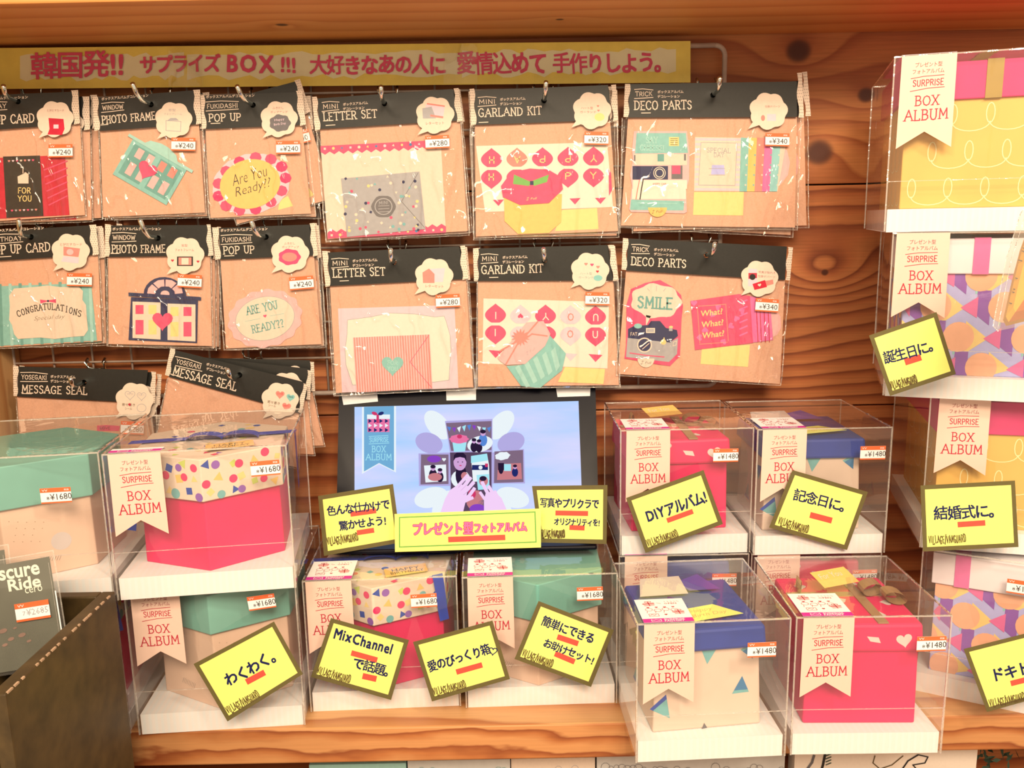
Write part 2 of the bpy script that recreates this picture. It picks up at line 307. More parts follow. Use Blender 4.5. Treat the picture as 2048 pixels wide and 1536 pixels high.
def thing(name, label, cat, loc, group=None, rz=0.0):
    o = bpy.data.objects.new(name, None); C.objects.link(o); o.location = loc; o.rotation_euler = (0, 0, rz); o.empty_display_size = .02
    return tag(o, label, cat, group)
def copy_tree(o, parent=None):
    c = o.copy(); C.objects.link(c); c.parent = parent
    for ch in [x for x in o.children]: copy_tree(ch, c)
    return c

# ================================================================ the setting
ZS = EYE.z - 0.509                      # top of the lower shelf
YS = 0.80 - 1.10                        # its front edge
ZU = EYE.z + 0.215                      # underside of the upper shelf
XL = Plane((0, -0.02, 0), (0, -1, 0)).map(34, 800).x   # left side panel
def wpt(u, v): p = VP(1.10).map(u, v); return p.x, p.z
kn = [(*wpt(1597, 102), .0135, 1.3, .05, .03), (*wpt(1732, 190), .009, .9, .035, .02), (*wpt(1638, 305), .0155, -1.3, .06, .035)]
wood('plank_upper', (212,128,64), (202,116,58), (172,88,40), 26, 2.6, knots=kn, nx=1.4, nz=3, seed=1.0, sharp=.4)
wood('plank_lower', (206,120,62), (192,104,52), (138,64,30), 52, 3.8, knots=[(*wpt(1650, 545), .004, 2.8, .07, .035), (*wpt(1500, 700), 0, 1.5, .2, .06)], nx=1.6, nz=2.4, seed=4.0, sharp=.35)
wood('plank_base', (206,120,62), (182,92,42), (140,62,28), 34, 3.0, nx=1.3, nz=3, seed=7.0, sharp=.4)
wood('shelf_wood', (214,142,80), (190,110,54), (150,74,34), 44, 5.5, nx=2.6, nz=9, seed=3.0, sharp=.45, rough=.45, fine=.08)
wood('shelf_top', (228,162,96), (216,144,80), (190,112,58), 26, 3.0, ax=('X', 'Y'), nx=1.3, nz=4, seed=5.0, sharp=.4, rough=.4, fine=.08)
wood('upper_wood', (244,158,80), (238,148,70), (222,130,58), 22, 2.0, ax=('X', 'Y'), nx=1.0, nz=3, seed=8.0, sharp=.4, fine=.06,
     knots=[(-.245, -.10, .006, .8, .03, .02), (.06, -.10, .004, .6, .03, .015)])
wood('side_wood', (232,172,104), (226,160,92), (206,136,74), 20, 1.4, ax=('Z', 'Y'), nx=.8, nz=3, seed=2.0, fine=.06)
wall = tag(bpy.data.objects.new('wall_back', None), kind='structure'); C.objects.link(wall)
zseam = [wpt(1024, 0)[1] + .12, wpt(1650, 369)[1], wpt(1650, 812)[1], ZS - .02, ZS - .30]
for i, mname in enumerate(('plank_upper', 'plank_lower', 'plank_base', 'plank_base')):
    b = MB(); b.box((-1.3, 0.0005 * i, zseam[i + 1] + .0009), (1.5, .018, zseam[i] - .0009), mname); o = b.build('plank', wall, bevel=.0012)
b = MB(); b.box((-1.3, .0185, ZS - .30), (1.5, .03, ZU + .2), 'crate_dark'); b.build('backing_board', wall)
b = MB(); b.box((XL - .02, -.42, ZS - .30), (XL, -.001, ZU), 'side_wood'); o = b.build('wall_left', bevel=.001); tag(o, kind='structure')
b = MB(); b.box((XL - .02, YS, ZS - .0395), (1.4, -.001, ZS), 'shelf_top'); b.m[2] = 'shelf_wood'
tag(b.build('lower_shelf', bevel=.002), 'thick pale wooden shelf board the gift boxes stand on', 'shelf')
b = MB(); b.box((-1.2, -.21, ZU + .0005), (1.4, -.001, ZU + .03), 'upper_wood')
tag(b.build('upper_shelf', bevel=.002), 'plain orange-brown wooden shelf board above the yellow banner', 'shelf')
b = MB(); b.box((-1.2, -.78, ZS - .32), (1.4, -.001, ZS - .2905), 'counter'); tag(b.build('bottom_shelf'), 'wooden shelf board below, carrying the dark crate', 'shelf')

# ---------------------------------------------------------------- wire grid panel and its hooks
GP = VP(1.085)
gr_tr = GP.map(1453, 90); gr_br = GP.map(1430, 771); GX1 = (gr_tr.x + gr_br.x) / 2; GX0 = GX1 - .90; GZ1 = gr_tr.z; GZ0 = gr_br.z; GY = 1.085 - 1.10
g = thing('wire_grid', 'off-white wire grid panel fixed to the wooden wall behind the hanging packs', 'wire rack', (GX0, GY, GZ0))
b = MB(); rr = .012; pts = []
for cx, cz, a0 in ((GX1 - rr, GZ1 - rr, 90), (GX1 - rr, GZ0 + rr, 0), (GX0 + rr, GZ0 + rr, -90), (GX0 + rr, GZ1 - rr, -180)):
    for q in range(7): t = R(a0 - q * 15); pts.append((cx + rr * math.cos(t), GY, cz + rr * math.sin(t)))
pts.append(pts[0]); b.tube(pts, .0031, 'wire_white'); b.build('frame', g, g.location, smooth=True)
for i in range(1, 18):
    b = MB(); x = GX0 + .05 * i; b.tube([(x, GY + .0035, GZ0 + .001), (x, GY + .0035, GZ1 - .001)], .0015, 'wire_white', 6); b.build('wire', g, g.location, smooth=True)
nh = 8
for i in range(1, nh + 1):
    b = MB(); z = GZ1 - (GZ1 - GZ0) * i / (nh + 1); b.tube([(GX0 + .001, GY, z), (GX1 - .001, GY, z)], .0015, 'wire_white', 6); b.build('wire', g, g.location, smooth=True)
def hook(hole, tip, hd, label):
    """chrome hook: saddle on the grid, rod through the hole of the header, tip turned up towards the viewer"""
    H = VP(hd).map(*hole); T = VP(hd - .052).map(*tip); root = thing('display_hook', label, 'hook', (H.x, GY, H.z), 'chrome hooks on the wire grid')
    b = MB(); B = Vector((H.x, GY - .003, H.z)); D = T - H; mid = H + Vector((D.x * .3, D.y * .55, D.z * .12)); k2 = H + Vector((D.x * .62, D.y * .8, D.z * .45))
    b.tube([B, H, mid, k2, T], .0026, 'chrome', 10); b.build('rod', root, root.location, smooth=True)
    b = MB(); b.tube([B + Vector((0, 0, .012)), B + Vector((0, .0, -.012))], .003, 'chrome', 8); b.build('saddle', root, root.location, smooth=True)
    for sx in (-.011, .011):
        b = MB(); b.tube([B + Vector((0, 0, .010)), B + Vector((sx, -.001, .012)), B + Vector((sx, -.006, .020)), B + Vector((sx, .001, .024))], .0018, 'chrome', 6); b.build('prong', root, root.location, smooth=True)
    return H

# ================================================================ hanging packs
JP1, JP2 = 'ボックスアルバム', 'デコレーション'
class Pack:
    def __init__(s, label, hdr, bot, hole, d=1.045, tip=None, hooklabel=None, hl=None):
        """hdr = header corners TL, TR, BR, BL; bot = card bottom BR, BL (photo pixels on the plane at distance d)"""
        s.pl = VP(d); s.hdr = hdr; s.bot = bot; s.hole = hole; s.d = d
        s.root = thing('hanging_pack', label, 'craft pack', s.pl.map(*hole), 'craft packs hanging on the wire grid'); s.o = s.root.location.copy()
        (tl, tr_, br, bl), (b1, b0) = hdr, bot
        b = s.mb(); b.slab([bl, br, b1, b0], 0, .5, 'kraft', 'kraft_dark'); s.done(b, 'backing_card')
        ang = math.degrees(math.atan2(tr_[1] - tl[1], tr_[0] - tl[0])); s.ang = ang
        if tip: hook(hole, tip, d, hooklabel)
        # header, one card with a real hole
        b = s.mb(); hp = [(hole[0] + 5.6 * math.cos(t), hole[1] + 5.6 * math.sin(t)) for t in (2 * math.pi * q / 14 for q in range(14))]
        top = lambda x: tl[1] + (tr_[1] - tl[1]) * (x - tl[0]) / (tr_[0] - tl[0])
        bt = lambda x: bl[1] + (br[1] - bl[1]) * (x - bl[0]) / (br[0] - bl[0])
        hx, hy = hole; L_, R_ = [tl, (hx, top(hx)), (hx, hy - 5.6)], []
        lh = [p for p in hp[4:11]]; rh = [hp[i % 14] for i in range(10, 18)]
        b.poly([tl, (hx, top(hx))] + hp[10:11] + hp[9:3:-1] + [(hx, bt(hx)), bl], 4.2, 'header')
        b.poly([(hx, top(hx)), tr_, br, (hx, bt(hx)), hp[4], hp[3], hp[2], hp[1], hp[0], hp[13], hp[12], hp[11], hp[10]], 4.2, 'header')
        for p, q in zip([tl, tr_, br, bl], [tr_, br, bl, tl]): b.face([b.P(*p, 4.2), b.P(*q, 4.2), b.P(*q, 3.4), b.P(*p, 3.4)], 'header')
        for i in range(14): p, q = hp[i], hp[(i + 1) % 14]; b.face([b.P(*p, 4.2), b.P(*q, 4.2), b.P(*q, 0), b.P(*p, 0)], 'header')
        s.h = b
    def mb(s): return MB(s.pl)
    def done(s, b, name, parent=None, **k): return b.build(name, parent or s.root, s.o, **k)
    def lace(s, q, side):
        """dotted lace strip q = top-left, top-right, bottom-right, bottom-left"""
        b = s.mb(); n = 14; (a0, a1, a2, a3) = q; lp, rp = [], []
        for i in range(n + 1):
            t = i / n; wv = 1.8 * math.sin(t * 9.5); x0, y0 = a0[0] + (a3[0] - a0[0]) * t, a0[1] + (a3[1] - a0[1]) * t; x1, y1 = a1[0] + (a2[0] - a1[0]) * t, a1[1] + (a2[1] - a1[1]) * t
            if side == 'L': x1 += wv; 
            else: x0 += wv
            lp.append((x0, y0)); rp.append((x1, y1))
        for i in range(n): b.poly([lp[i], rp[i], rp[i + 1], lp[i + 1]], 4.35, 'cream')
        for i in range(n):
            for j in range(3):
                t = (j + .5 + (.25 if i % 2 else -.25)) / 3; x = lp[i][0] + (rp[i][0] - lp[i][0]) * t; y = (lp[i][1] + lp[i + 1][1]) / 2; r = .85; b.poly([(x - r, y), (x, y - r), (x + r, y), (x, y + r)], 4.42, 'header')
        s.done(b, 'lace_trim')
    def title(s, small, sx, sy, sw, big, bx, by, bw, jp, two=True, bh=15, ul=None):
        b = s.h; a = s.ang
        b.ltr(small, sx, sy, 8.5, sw, 4.3, 'cream', a, .13, False, .05)
        for dy, e in ((-9, 1.5), (9, -1.5)): b.seat(sx - 2, sy + dy, a, lambda: b.line([(0, 0), (sw * .5, -1 if dy < 0 else -.5), (sw + 4, e)], 1.4, 4.3, 'cream'))
        if two: b.txt(JP1, jp[0], jp[1], 6.2, jp[2], 4.3, 'cream', a, .02); b.txt(JP2, jp[0], jp[1] + 9, 6.2, jp[2] * .86, 4.3, 'cream', a, .02)
        else: b.txt(JP1 + JP2, jp[0], jp[1], 6.5, jp[2], 4.3, 'cream', a, .02)
        b.ltr(big, bx, by, bh, bw, 4.3, 'cream', a, .12, True, .03)
        if ul: b.seat(*ul[:2], a, lambda: b.line([(0, 0), (ul[2], 0)], 1.5, 4.3, 'cream'))
        s.done(b, 'header_card')
    def bubble(s, cx, cy, draw, r=37, tx=-24, ty=32):
        b = s.mb(); n = 48; pts = []
        for i in range(n):
            t = 2 * math.pi * i / n; k = 1 + .085 * abs(math.cos(3.5 * t + .4)) * 1.6; pts.append((cx + r * .93 * k * math.cos(t), cy + r * .90 * k * math.sin(t)))
        b.slab(pts, 4.5, 4.9, 'cream'); b.poly([(cx + tx + 2, cy + ty - 10), (cx + tx + 14, cy + ty - 2), (cx + tx - 9, cy + ty + 6)], 4.88, 'cream')
        draw(b); s.done(b, 'speech_bubble')
    def sticker(s, x, y, price, w=48, a=None, bottom=True, wd=34):
        b = s.mb(); a = s.ang if a is None else a
        def go():
            b.slab([(0, 0), (w, 0), (w, 25), (0, 25)], 5.0, 5.2, 'tag_white')
            b.rect(0, 0, w, 7.5, 5.25, 'orange'); b.rect(0, 23.2, w, 26, 5.25, 'orange')
            b.txt('VV', 3, 3.8, 3.6, 9, 5.3, 'tag_white'); b.txt('税抜', w - 12, 3.8, 3.2, 8, 5.3, 'tag_white')
            b.txt(price[0], 8, 17.2, 6, 5, 5.3, 'ink_black'); b.txt(price[1:], 14, 15.6, 10.5, wd - 4, 5.3, 'ink_black', res=2)
        b.seat(x, y, a, go); s.done(b, 'price_sticker')
    def sleeve(s, quad, seed=1, bump=1.3):
        """clear film bag, gently crumpled, with a crinkled weld along its sides"""
        rnd = random.Random(seed); b = s.mb(); n = 10; a0, a1, a2, a3 = quad; g_ = []; ph = [rnd.uniform(0, 6) for _ in range(6)]
        for j in range(n + 1):
            for i in range(n + 1):
                u, v = i / n, j / n; x = (a0[0] * (1 - u) + a1[0] * u) * (1 - v) + (a3[0] * (1 - u) + a2[0] * u) * v; y = (a0[1] * (1 - u) + a1[1] * u) * (1 - v) + (a3[1] * (1 - u) + a2[1] * u) * v
                e = .3 + min(1, 5 * min(u, 1 - u, v + .05, 1 - v)); l = 3.2 + e * bump * (.35 * math.sin(5 * u + 3 * v + ph[0]) + .3 * math.sin(9 * v - 4 * u + ph[1]) + .25 * math.sin(13 * u + ph[2]) + .2 * rnd.uniform(-1, 1)) * .4; g_.append(b.P(x, y, l))
        k = len(b.v); b.v += g_
        for j in range(n):
            for i in range(n): q = k + j * (n + 1) + i; b.f.append((q, q + 1, q + n + 2, q + n + 1)); b.m.append('sleeve')
        o = s.done(b, 'clear_sleeve', smooth=True)
        b = s.mb()
        for p, q in ((a1, a2), (a0, a3), (a3, a2)):
            pts = []
            for i in range(15): t = i / 14; pts.append((p[0] + (q[0] - p[0]) * t + rnd.uniform(-.8, .8), p[1] + (q[1] - p[1]) * t + rnd.uniform(-.6, .6)))
            b.line(pts, 1.9 if p != a3 or q != a2 else 1.2, 2.9, 'sleeve_edge')
        b.build('weld_seam', o, s.o)
    def behind(s, what, offs):
        """further packs of the same kind on the hook behind this one"""
        for k, (dx, dz, a) in enumerate(offs):
            c = copy_tree(s.root); c.location = s.o + Vector((dx * .00064, .0062 * (k + 1), -dz * .00064)); c.rotation_euler = (0, R(a), 0)
            c['label'] = ('first pack behind the ' if k == 0 else 'rearmost pack behind the ') + what
def jp(b, t, x, y, h, w, m='print_brown', a=0): b.txt(t, x, y, h, w, 5.0, m, a)

# ---- top row
p = Pack('pop up card pack with red and black FOR YOU card, top row left edge', [(-72,192),(158,183),(160,247),(-70,264)], [(170,430),(-60,446)], (36,203), tip=(7,172), hooklabel='chrome hook at the left end of the top row')
p.title('BIRTHDAY', -48, 214, 60, 'POP UP CARD', -52, 241, 120, (-50, 198, 106), two=False, bh=17, ul=(-50, 254, 14))
p.lace([(142,181),(156,180),(160,247),(148,249)], 'R')
b = p.mb(); b.slab([(-56,318),(130,310),(139,430),(-50,440)], .6, 1.0, 'red'); b.poly([(6,313),(80,311),(87,432),(13,436)], 1.1, 'header')
for i in range(7): b.heart(18 + i * 8, 322 - i * .3, 5, 1.2, ('salmon','grey_pink','rose','cream')[i % 4]); b.heart(24 + i * 8, 421 - i * .3, 5, 1.2, ('rose','grey','salmon','grey_pink')[i % 4])
b.poly([(35,353),(48,347),(50,344),(57,348),(57,367),(36,367)], 1.2, 'cream'); b.line([(46,334),(46,346)], 1.6, 1.2, 'cream')
b.ltr('FOR', 36, 381, 11, 25, 1.2, 'soft_yellow', 0, .14, False); b.ltr('YOU', 36, 397, 11, 27, 1.2, 'soft_yellow', 0, .14, False)
for i in range(6): b.line([(88 + i * 2, 340 + i * 14), (134, 322 + i * 14)], 2.4, 1.15, 'rose')
p.done(b, 'greeting_card')
def d0(b): jp(b, 'とびだすカード', 94, 221, 5, 34); b.poly([(97,236),(127,238),(129,258),(124,270),(95,269),(99,258)], 4.95, 'red'); b.rect(107, 249, 117, 257, 5.0, 'grey_pink')
p.bubble(110, 238, d0, 36); p.sleeve([(-70,262),(162,248),(172,433),(-60,450)], 1); p.sticker(97, 289, '8¥240', a=-1)
p.behind('red and black FOR YOU card pack', [(14, 6, 2.0), (24, 4, 1.0)])

p = Pack('window photo frame pack with a tilted mint-green paper window and pink heart, top row', [(195,196),(392,180),(398,248),(200,262)], [(410,425),(206,434)], (302,209), tip=(265,167), hooklabel='chrome hook above the mint-green window pack')
p.title('WINDOW', 205, 216, 41, 'PHOTO FRAME', 204, 240, 106, (203, 198, 94), two=False, ul=(202, 250, 14))
p.lace([(185,194),(195,193),(199,260),(189,262)], 'L'); p.lace([(386,180),(400,179),(404,247),(392,249)], 'R')
b = p.mb()
def win():
    b.slab([(-62,-42),(62,-42),(62,42),(-62,42)], .6, 1.6, 'teal'); b.rect(-54, -33, 54, 34, 1.7, 'teal_dark'); b.poly([(-40,-42),(-30,-54),(-8,-60),(8,-60),(30,-54),(40,-42)], 1.4, 'teal_light'); b.slab([(-74,-45),(74,-45),(74,-39),(-74,-39)], 1.6, 2.0, 'teal_light')
    b.rect(-6, -38, 6, 40, 1.8, 'teal')
    for x in (-43, -19, 9, 33):
        for y, h in ((-30, 20), (2, 26)): b.rect(x, y, x + 14, y + h, 1.9, 'blush' if (x + y) % 3 else 'salmon')
b.seat(300, 343, 30, win); p.done(b, 'paper_window'); b = p.mb(); b.slab(b.hpts(294, 340, 40, 28), 2.05, 2.4, 'rose'); p.done(b, 'paper_heart')
def d1(b): jp(b, '窓型', 337, 220, 5, 14, 'grey'); jp(b, 'フォトフレーム', 328, 228, 4.5, 36, 'grey'); b.line([(332,241),(362,243),(361,263),(332,261)], 1.2, 4.95, 'grey', True); b.poly([(341,236),(352,236),(358,241),(335,241)], 4.95, 'grey')
p.bubble(347, 240, d1, 36); p.sleeve([(197,262),(404,248),(413,428),(205,437)], 2); p.sticker(343, 275, '8¥240', a=1)
p.behind('tilted mint-green paper window pack', [(4, 5, 1.2), (10, 3, -.6)])

p = Pack('fukidashi pop up pack with a striped pink and yellow oval card, top row', [(408,191),(596,184),(604,250),(411,258)], [(622,427),(421,436)], (506,210), tip=(474,172), hooklabel='chrome hook above the yellow oval pop up pack')
p.title('FUKIDASHI', 414, 213, 61, 'POP UP', 418, 236, 63, (412, 194, 97), two=False, ul=(422, 247, 18))
p.lace([(592,182),(604,181),(612,249),(600,252)], 'R'); p.lace([(400,192),(408,191),(412,257),(404,259)], 'L')
b = p.mb(); b.slab(b.epts(503, 368, 78, 60, -12, 40, .02, 12), .6, 1.0, 'grey_pink')
for i in range(13):
    t = R(i * 27.7); b.ell(503 + 68 * math.cos(t), 368 + 52 * math.sin(t) - 12 * math.cos(t), 12, 11, 1.1 + i * .01, 'rose' if i % 3 else 'pink', 0, 8)
b.ell(500, 368, 61, 49, 1.4, 'yellow', -14, 36)
b.txt('Are You', 463, 362, 22, 74, 1.5, 'ink_black', -17, -.015, 2, .35); b.txt('Ready??', 470, 388, 24, 76, 1.5, 'ink_black', -17, -.015, 2, .35); p.done(b, 'oval_card')
b = p.mb(); b.slab([(560,400),(576,392),(586,412),(556,420)], .5, .58, 'pale_yellow'); p.done(b, 'memo_sheet')
def d2(b): jp(b, 'ふきだし', 545, 216, 5, 22); jp(b, 'ポップアップ', 541, 224, 5, 34); b.ell(560, 246, 21, 17, 4.95, 'grey_dark', 0, 30, .07, 7); b.txt('Happy', 549, 241, 6, 20, 5, 'grey_pink', -8); b.txt('Birth Day', 548, 250, 6, 24, 5, 'grey_pink', -8)
p.bubble(558, 238, d2, 36); p.sleeve([(406,258),(612,250),(632,430),(419,438)], 3); p.sticker(552, 282, '8¥240', a=-1)
p.behind('yellow oval pop up pack', [(2, -3, -12), (10, 4, 1.5)])

p = Pack('mini letter set pack with a grey confetti envelope and wax-seal print, top row', [(634,197),(905,178),(920,241),(640,258)], [(935,462),(656,478)], (769,207), tip=(762,173), hooklabel='chrome hook above the grey confetti envelope pack')
p.title('MINI', 646, 214, 30, 'LETTER SET', 647, 234, 107, (686, 209, 50), bh=16, ul=(652, 251, 18))
p.lace([(624,194),(633,193),(640,259),(630,262)], 'L'); p.lace([(907,177),(917,176),(926,242),(914,244)], 'R')
b = p.mb(); b.slab([(642,302),(882,290),(892,465),(655,477)], .6, .8, 'cream')
rnd = random.Random(5)
def zig(y0, x0, x1, sl, up):
    pts = [(x0, y0), (x1, y0 + sl)]; n = 26; q = []
    for i in range(n + 1): t = 1 - i / n; q.append((x0 + (x1 - x0) * t, y0 + sl * t + (18 if i % 2 else 12) * up))
    b.poly(pts + q, .9, 'rose')
    for i in range(14): x = x0 + (x1 - x0) * (i + .5) / 14; y = y0 + sl * (i + .5) / 14 + 6 * up; b.ell(x, y, 3, 3, .95, ('cream','soft_yellow','steel_blue','grey_pink')[i % 4], 45, (4, 8, 3)[i % 3])
zig(292, 641, 881, -12, 1); zig(477, 655, 892, -12, -1); p.done(b, 'letter_paper')
b = p.mb(); b.slab([(682,357),(839,343),(851,458),(694,474)], .9, 1.6, 'grey'); b.line([(836,346),(803,403),(849,455)], 1.0, 1.7, 'grey_dark')
for i in range(60):
    x, y = rnd.uniform(690, 838), rnd.uniform(352, 464)
    if math.hypot(x - 767, y - 413) > 25: b.ell(x, y, 3.2, 3.2, 1.7 + i * .002, ('rose','soft_yellow','cream','mint','navy','cream')[i % 6], rnd.uniform(0, 90), (8, 3, 4, 8)[i % 4])
b.ell(767, 413, 24, 22, 1.9, 'grey_dark', 0, 26, .04, 6); b.ell(767, 413, 18, 17, 1.95, 'grey'); b.ell(767, 413, 16, 15, 2.0, 'grey_dark'); b.ltr('MINI', 758, 406, 6, 18, 2.05, 'grey', -4, .14, False)
for yy in (412, 418, 424): b.line([(757, yy), (778, yy - 1)], 1.2, 2.05, 'grey')
p.done(b, 'envelope')
def d3(b): b.seat(868, 222, 8, lambda: (b.rect(-18, -11, 20, 12, 4.95, 'grey_pink'), b.poly([(-24, -2), (-6, -8), (6, 14), (-20, 18)], 5.0, 'grey'), b.rect(-6, 8, 20, 12, 5.02, 'salmon'), b.rect(-16, -14, 20, -11, 5.02, 'salmon'))); jp(b, 'レターセット', 852, 247, 6, 36, 'print_brown', -2)
p.bubble(870, 230, d3, 37, -26, 34); p.sleeve([(632,260),(922,242),(940,466),(652,482)], 4); p.sticker(850, 272, '8¥280', a=-3)
p.behind('grey confetti envelope pack', [(0, 3, .5), (2, 0, -.3)])

p = Pack('mini garland kit pack with pink HAPPY hearts and a yellow cupcake, top row', [(948,181),(1216,170),(1220,240),(950,250)], [(1236,462),(952,473)], (1088,201), tip=(1092,164), hooklabel='chrome hook above the HAPPY garland pack')
p.title('MINI', 958, 204, 32, 'GARLAND KIT', 957, 226, 126, (1000, 199, 51), bh=16, ul=(958, 245, 18))
p.lace([(939,178),(948,177),(952,249),(942,251)], 'L'); p.lace([(1222,170),(1232,169),(1236,241),(1226,243)], 'R')
def leafpair(b, x, y, c1, c2, let, m2='soft_yellow'):
    wf = lambda t: 21 * (math.sin(math.pi / 2 * t / .6) ** 1.15 if t < .6 else math.cos(math.pi / 2 * (t - .6) / .46) ** .6)
    for sg, cc in ((-1, c1), (1, c2)):
        k = [(wf(min(1, i / 15)), 41 - 38 * i / 15) for i in range(16)]
        b.poly([(x + w_, y + sg * h_) for w_, h_ in k] + [(x - w_, y + sg * h_) for w_, h_ in k[::-1]], 1.0 if sg < 0 else 1.02, cc)
        b.ltr(let, x - 6 * sg, y + sg * 17, 13, 11, 1.1, m2, 180 if sg < 0 else 0, .15, False)
b = p.mb(); b.slab([(952,292),(1214,284),(1226,414),(970,424)], .6, .8, 'card_white')
for i, ch in enumerate('HAPPY'):
    x = 983 + 51 * i; leafpair(b, x, 337 - i * .8, 'rose' if i % 2 == 0 or i > 2 else 'salmon', 'rose', ch); b.poly([(x + 3, 400 - i), (x + 25, 399 - i), (x + 14, 412 - i)], 1.0, 'rose') if i in (0, 3, 4) else None
b.poly([(1217,338),(1222,345),(1224,380),(1218,392)], 1.05, 'rose')
p.done(b, 'garland_sheet')
b = p.mb(); b.slab([(1008,394),(1124,388),(1122,444),(1098,466),(1036,468),(1009,442)], 1.2, 1.5, 'yellow'); b.slab([(1022,345),(1060,337),(1098,340),(1122,354),(1126,378),(1098,406),(1040,410),(1006,394),(1002,372)], 1.6, 2.2, 'rose')
b.poly([(1028,349),(1062,364),(1058,372),(1026,368)], 2.3, 'green'); b.poly([(1098,349),(1064,362),(1068,372),(1094,364)], 2.3, 'green'); b.rect(1060, 362, 1067, 370, 2.35, 'navy'); b.txt('↕ Pull', 1052, 398, 7, 22, 2.3, 'soft_yellow', -4, 0, 1, .3); p.done(b, 'paper_cupcake')
b = p.mb(); b.slab([(1124,420),(1194,416),(1197,458),(1110,462)], .5, .58, 'pale_yellow'); p.done(b, 'memo_sheet')
def d4(b): jp(b, 'ハート型', 1162, 216, 5, 24); jp(b, 'ガーランド', 1160, 224, 5, 32); b.ell(1199, 234, 10, 8, 4.95, 'soft_yellow'); [b.heart(1196 + i, 212 + 9 * i, 5, 4.95, 'salmon') for i in range(2)]
p.bubble(1184, 221, d4, 37, -32, 28); p.sleeve([(941,252),(1234,242),(1240,466),(948,476)], 5); p.sticker(1169, 263, '8¥320', a=1)
p.behind('HAPPY hearts garland pack', [(3, 6, 1.0), (-3, 1, -.4)])

p = Pack('trick deco parts pack with a paper instant camera and striped SPECIAL DAY card, top row', [(1260,168),(1594,163),(1594,234),(1256,235)], [(1590,455),(1242,451)], (1426,190), tip=(1440,155), hooklabel='chrome hook at the right end of the top row')
p.title('TRICK', 1271, 188, 33, 'DECO PARTS', 1269, 211, 114, (1315, 184, 52), bh=17, ul=(1283, 226, 18))
p.lace([(1250,168),(1260,168),(1256,234),(1247,234)], 'L'); p.lace([(1594,146),(1604,145),(1608,235),(1597,235)], 'R')
b = p.mb(); b.slab([(1268,262),(1374,262),(1379,304),(1378,360),(1372,378),(1374,424),(1368,427),(1262,424),(1258,418),(1264,372),(1260,350),(1266,320),(1264,300)], .6, 1.6, 'blush')
b.poly([(1273,266),(1372,266),(1376,306),(1270,307)], 1.7, 'teal'); b.ltr('SAY', 1292, 280, 12, 23, 1.8, 'teal_light', 0, .14, True); b.ltr('CHEESE!', 1280, 295, 11, 48, 1.8, 'teal_light', 2, .14); b.rect(1338, 274, 1358, 292, 1.8, 'soft_yellow')
for q in range(4): b.line([(1341, 277.5 + q * 4), (1355, 277.5 + q * 4)], 1, 1.85, 'ink_brown')
b.rect(1268, 308, 1374, 330, 1.7, 'cream'); b.rect(1315, 308, 1328, 323, 1.75, 'teal_dark'); b.rect(1268, 310, 1271, 322, 1.75, 'grey_dark'); b.rect(1368, 308, 1372, 321, 1.75, 'grey_dark')
b.rect(1265, 332, 1336, 359, 1.75, 'navy'); b.ell(1319, 346, 12.5, 12.5, 1.8, 'cream'); b.ell(1319, 346, 11, 11, 1.85, 'navy'); b.ell(1319, 346, 9, 9, 1.9, 'cream'); b.ell(1319, 346, 7, 7, 1.95, 'navy'); b.rect(1343, 331, 1365, 358, 1.75, 'grey_dark'); b.rect(1344, 331, 1361, 348, 1.8, 'rose')
b.rect(1266, 360, 1374, 378, 1.72, 'card_white'); b.rect(1264, 378, 1372, 398, 1.7, 'card_white'); b.line([(1288,350),(1283,378),(1280,398)], 2.2, 1.95, 'ink_black'); b.line([(1279,360),(1275,380),(1272,398)], 2, 1.9, 'salmon'); b.ltr('HAPPY CAM', 1306, 368, 4, 26, 1.85, 'salmon', 0, .16, False)
b.poly([(1262,399),(1369,402),(1367,421),(1260,420)], 1.75, 'teal'); b.line([(1275,405),(1354,407)], 1.1, 1.8, 'teal_light'); p.done(b, 'paper_camera')
b = p.mb(); b.slab([(1296 + 19 * math.cos(R(q)) + 19, 415 + 19 * math.sin(R(q))) for q in range(0, 181, 15)], 1.9, 2.1, 'yellow'); b.txt('↕ Pull', 1303, 424, 8, 22, 2.2, 'ink_black', -3, -.01, 1, .3); p.done(b, 'pull_tab')
b = p.mb(); b.slab([(1390,274),(1574,277),(1555,383),(1388,382)], .6, .9, 'cream')
for i in range(11): b.poly([(1390 + (0 if i < 6 else 0), 276 + i * 10), (1486, 277 + i * 10), (1486, 282 + i * 10), (1390, 281 + i * 10)], .95, 'grey_pink')
b.poly([(1402,285),(1474,286),(1470,371),(1397,370)], 1.0, 'cream'); b.line([(1402,285),(1474,286),(1470,371),(1397,370)], .9, 1.1, 'grey', True); b.ltr('SPECIAL', 1414, 300, 9, 47, 1.1, 'grey', 2, .12); b.ltr('DAY', 1428, 310, 8, 20, 1.1, 'grey', 0, .12)
b.poly([(1424,330),(1448,330),(1450,349),(1422,349)], 1.1, 'lilac'); b.line([(1418,337),(1450,337)], 1, 1.15, 'grey'); b.line([(1418,350),(1450,350)], 1, 1.15, 'grey')
for i, c in enumerate(('teal', 'yellow', 'salmon', 'hot_pink', 'aqua')):
    x = 1482 + i * 16; x2 = 1479 + i * 15; b.poly([(x, 275), (x + 16, 276), (x2 + 15, 383), (x2, 383)], 1.2 + i * .02, c)
    for q in range(5): b.ell(x + 5 + (q * 7) % 8, 290 + q * 20, 2, 2, 1.35, 'cream' if i % 2 == 0 else 'mint', 0, 5)
p.done(b, 'folding_card'); b = p.mb(); b.slab([(1564,296),(1574,300),(1580,325),(1576,350),(1562,368),(1556,371),(1556,296)], .4, .58, 'blush'); p.done(b, 'round_tab')
b = p.mb(); b.slab([(1388,384),(1488,384),(1486,431),(1386,430)], .6, .85, 'pale_yellow'); p.done(b, 'memo_sheet')
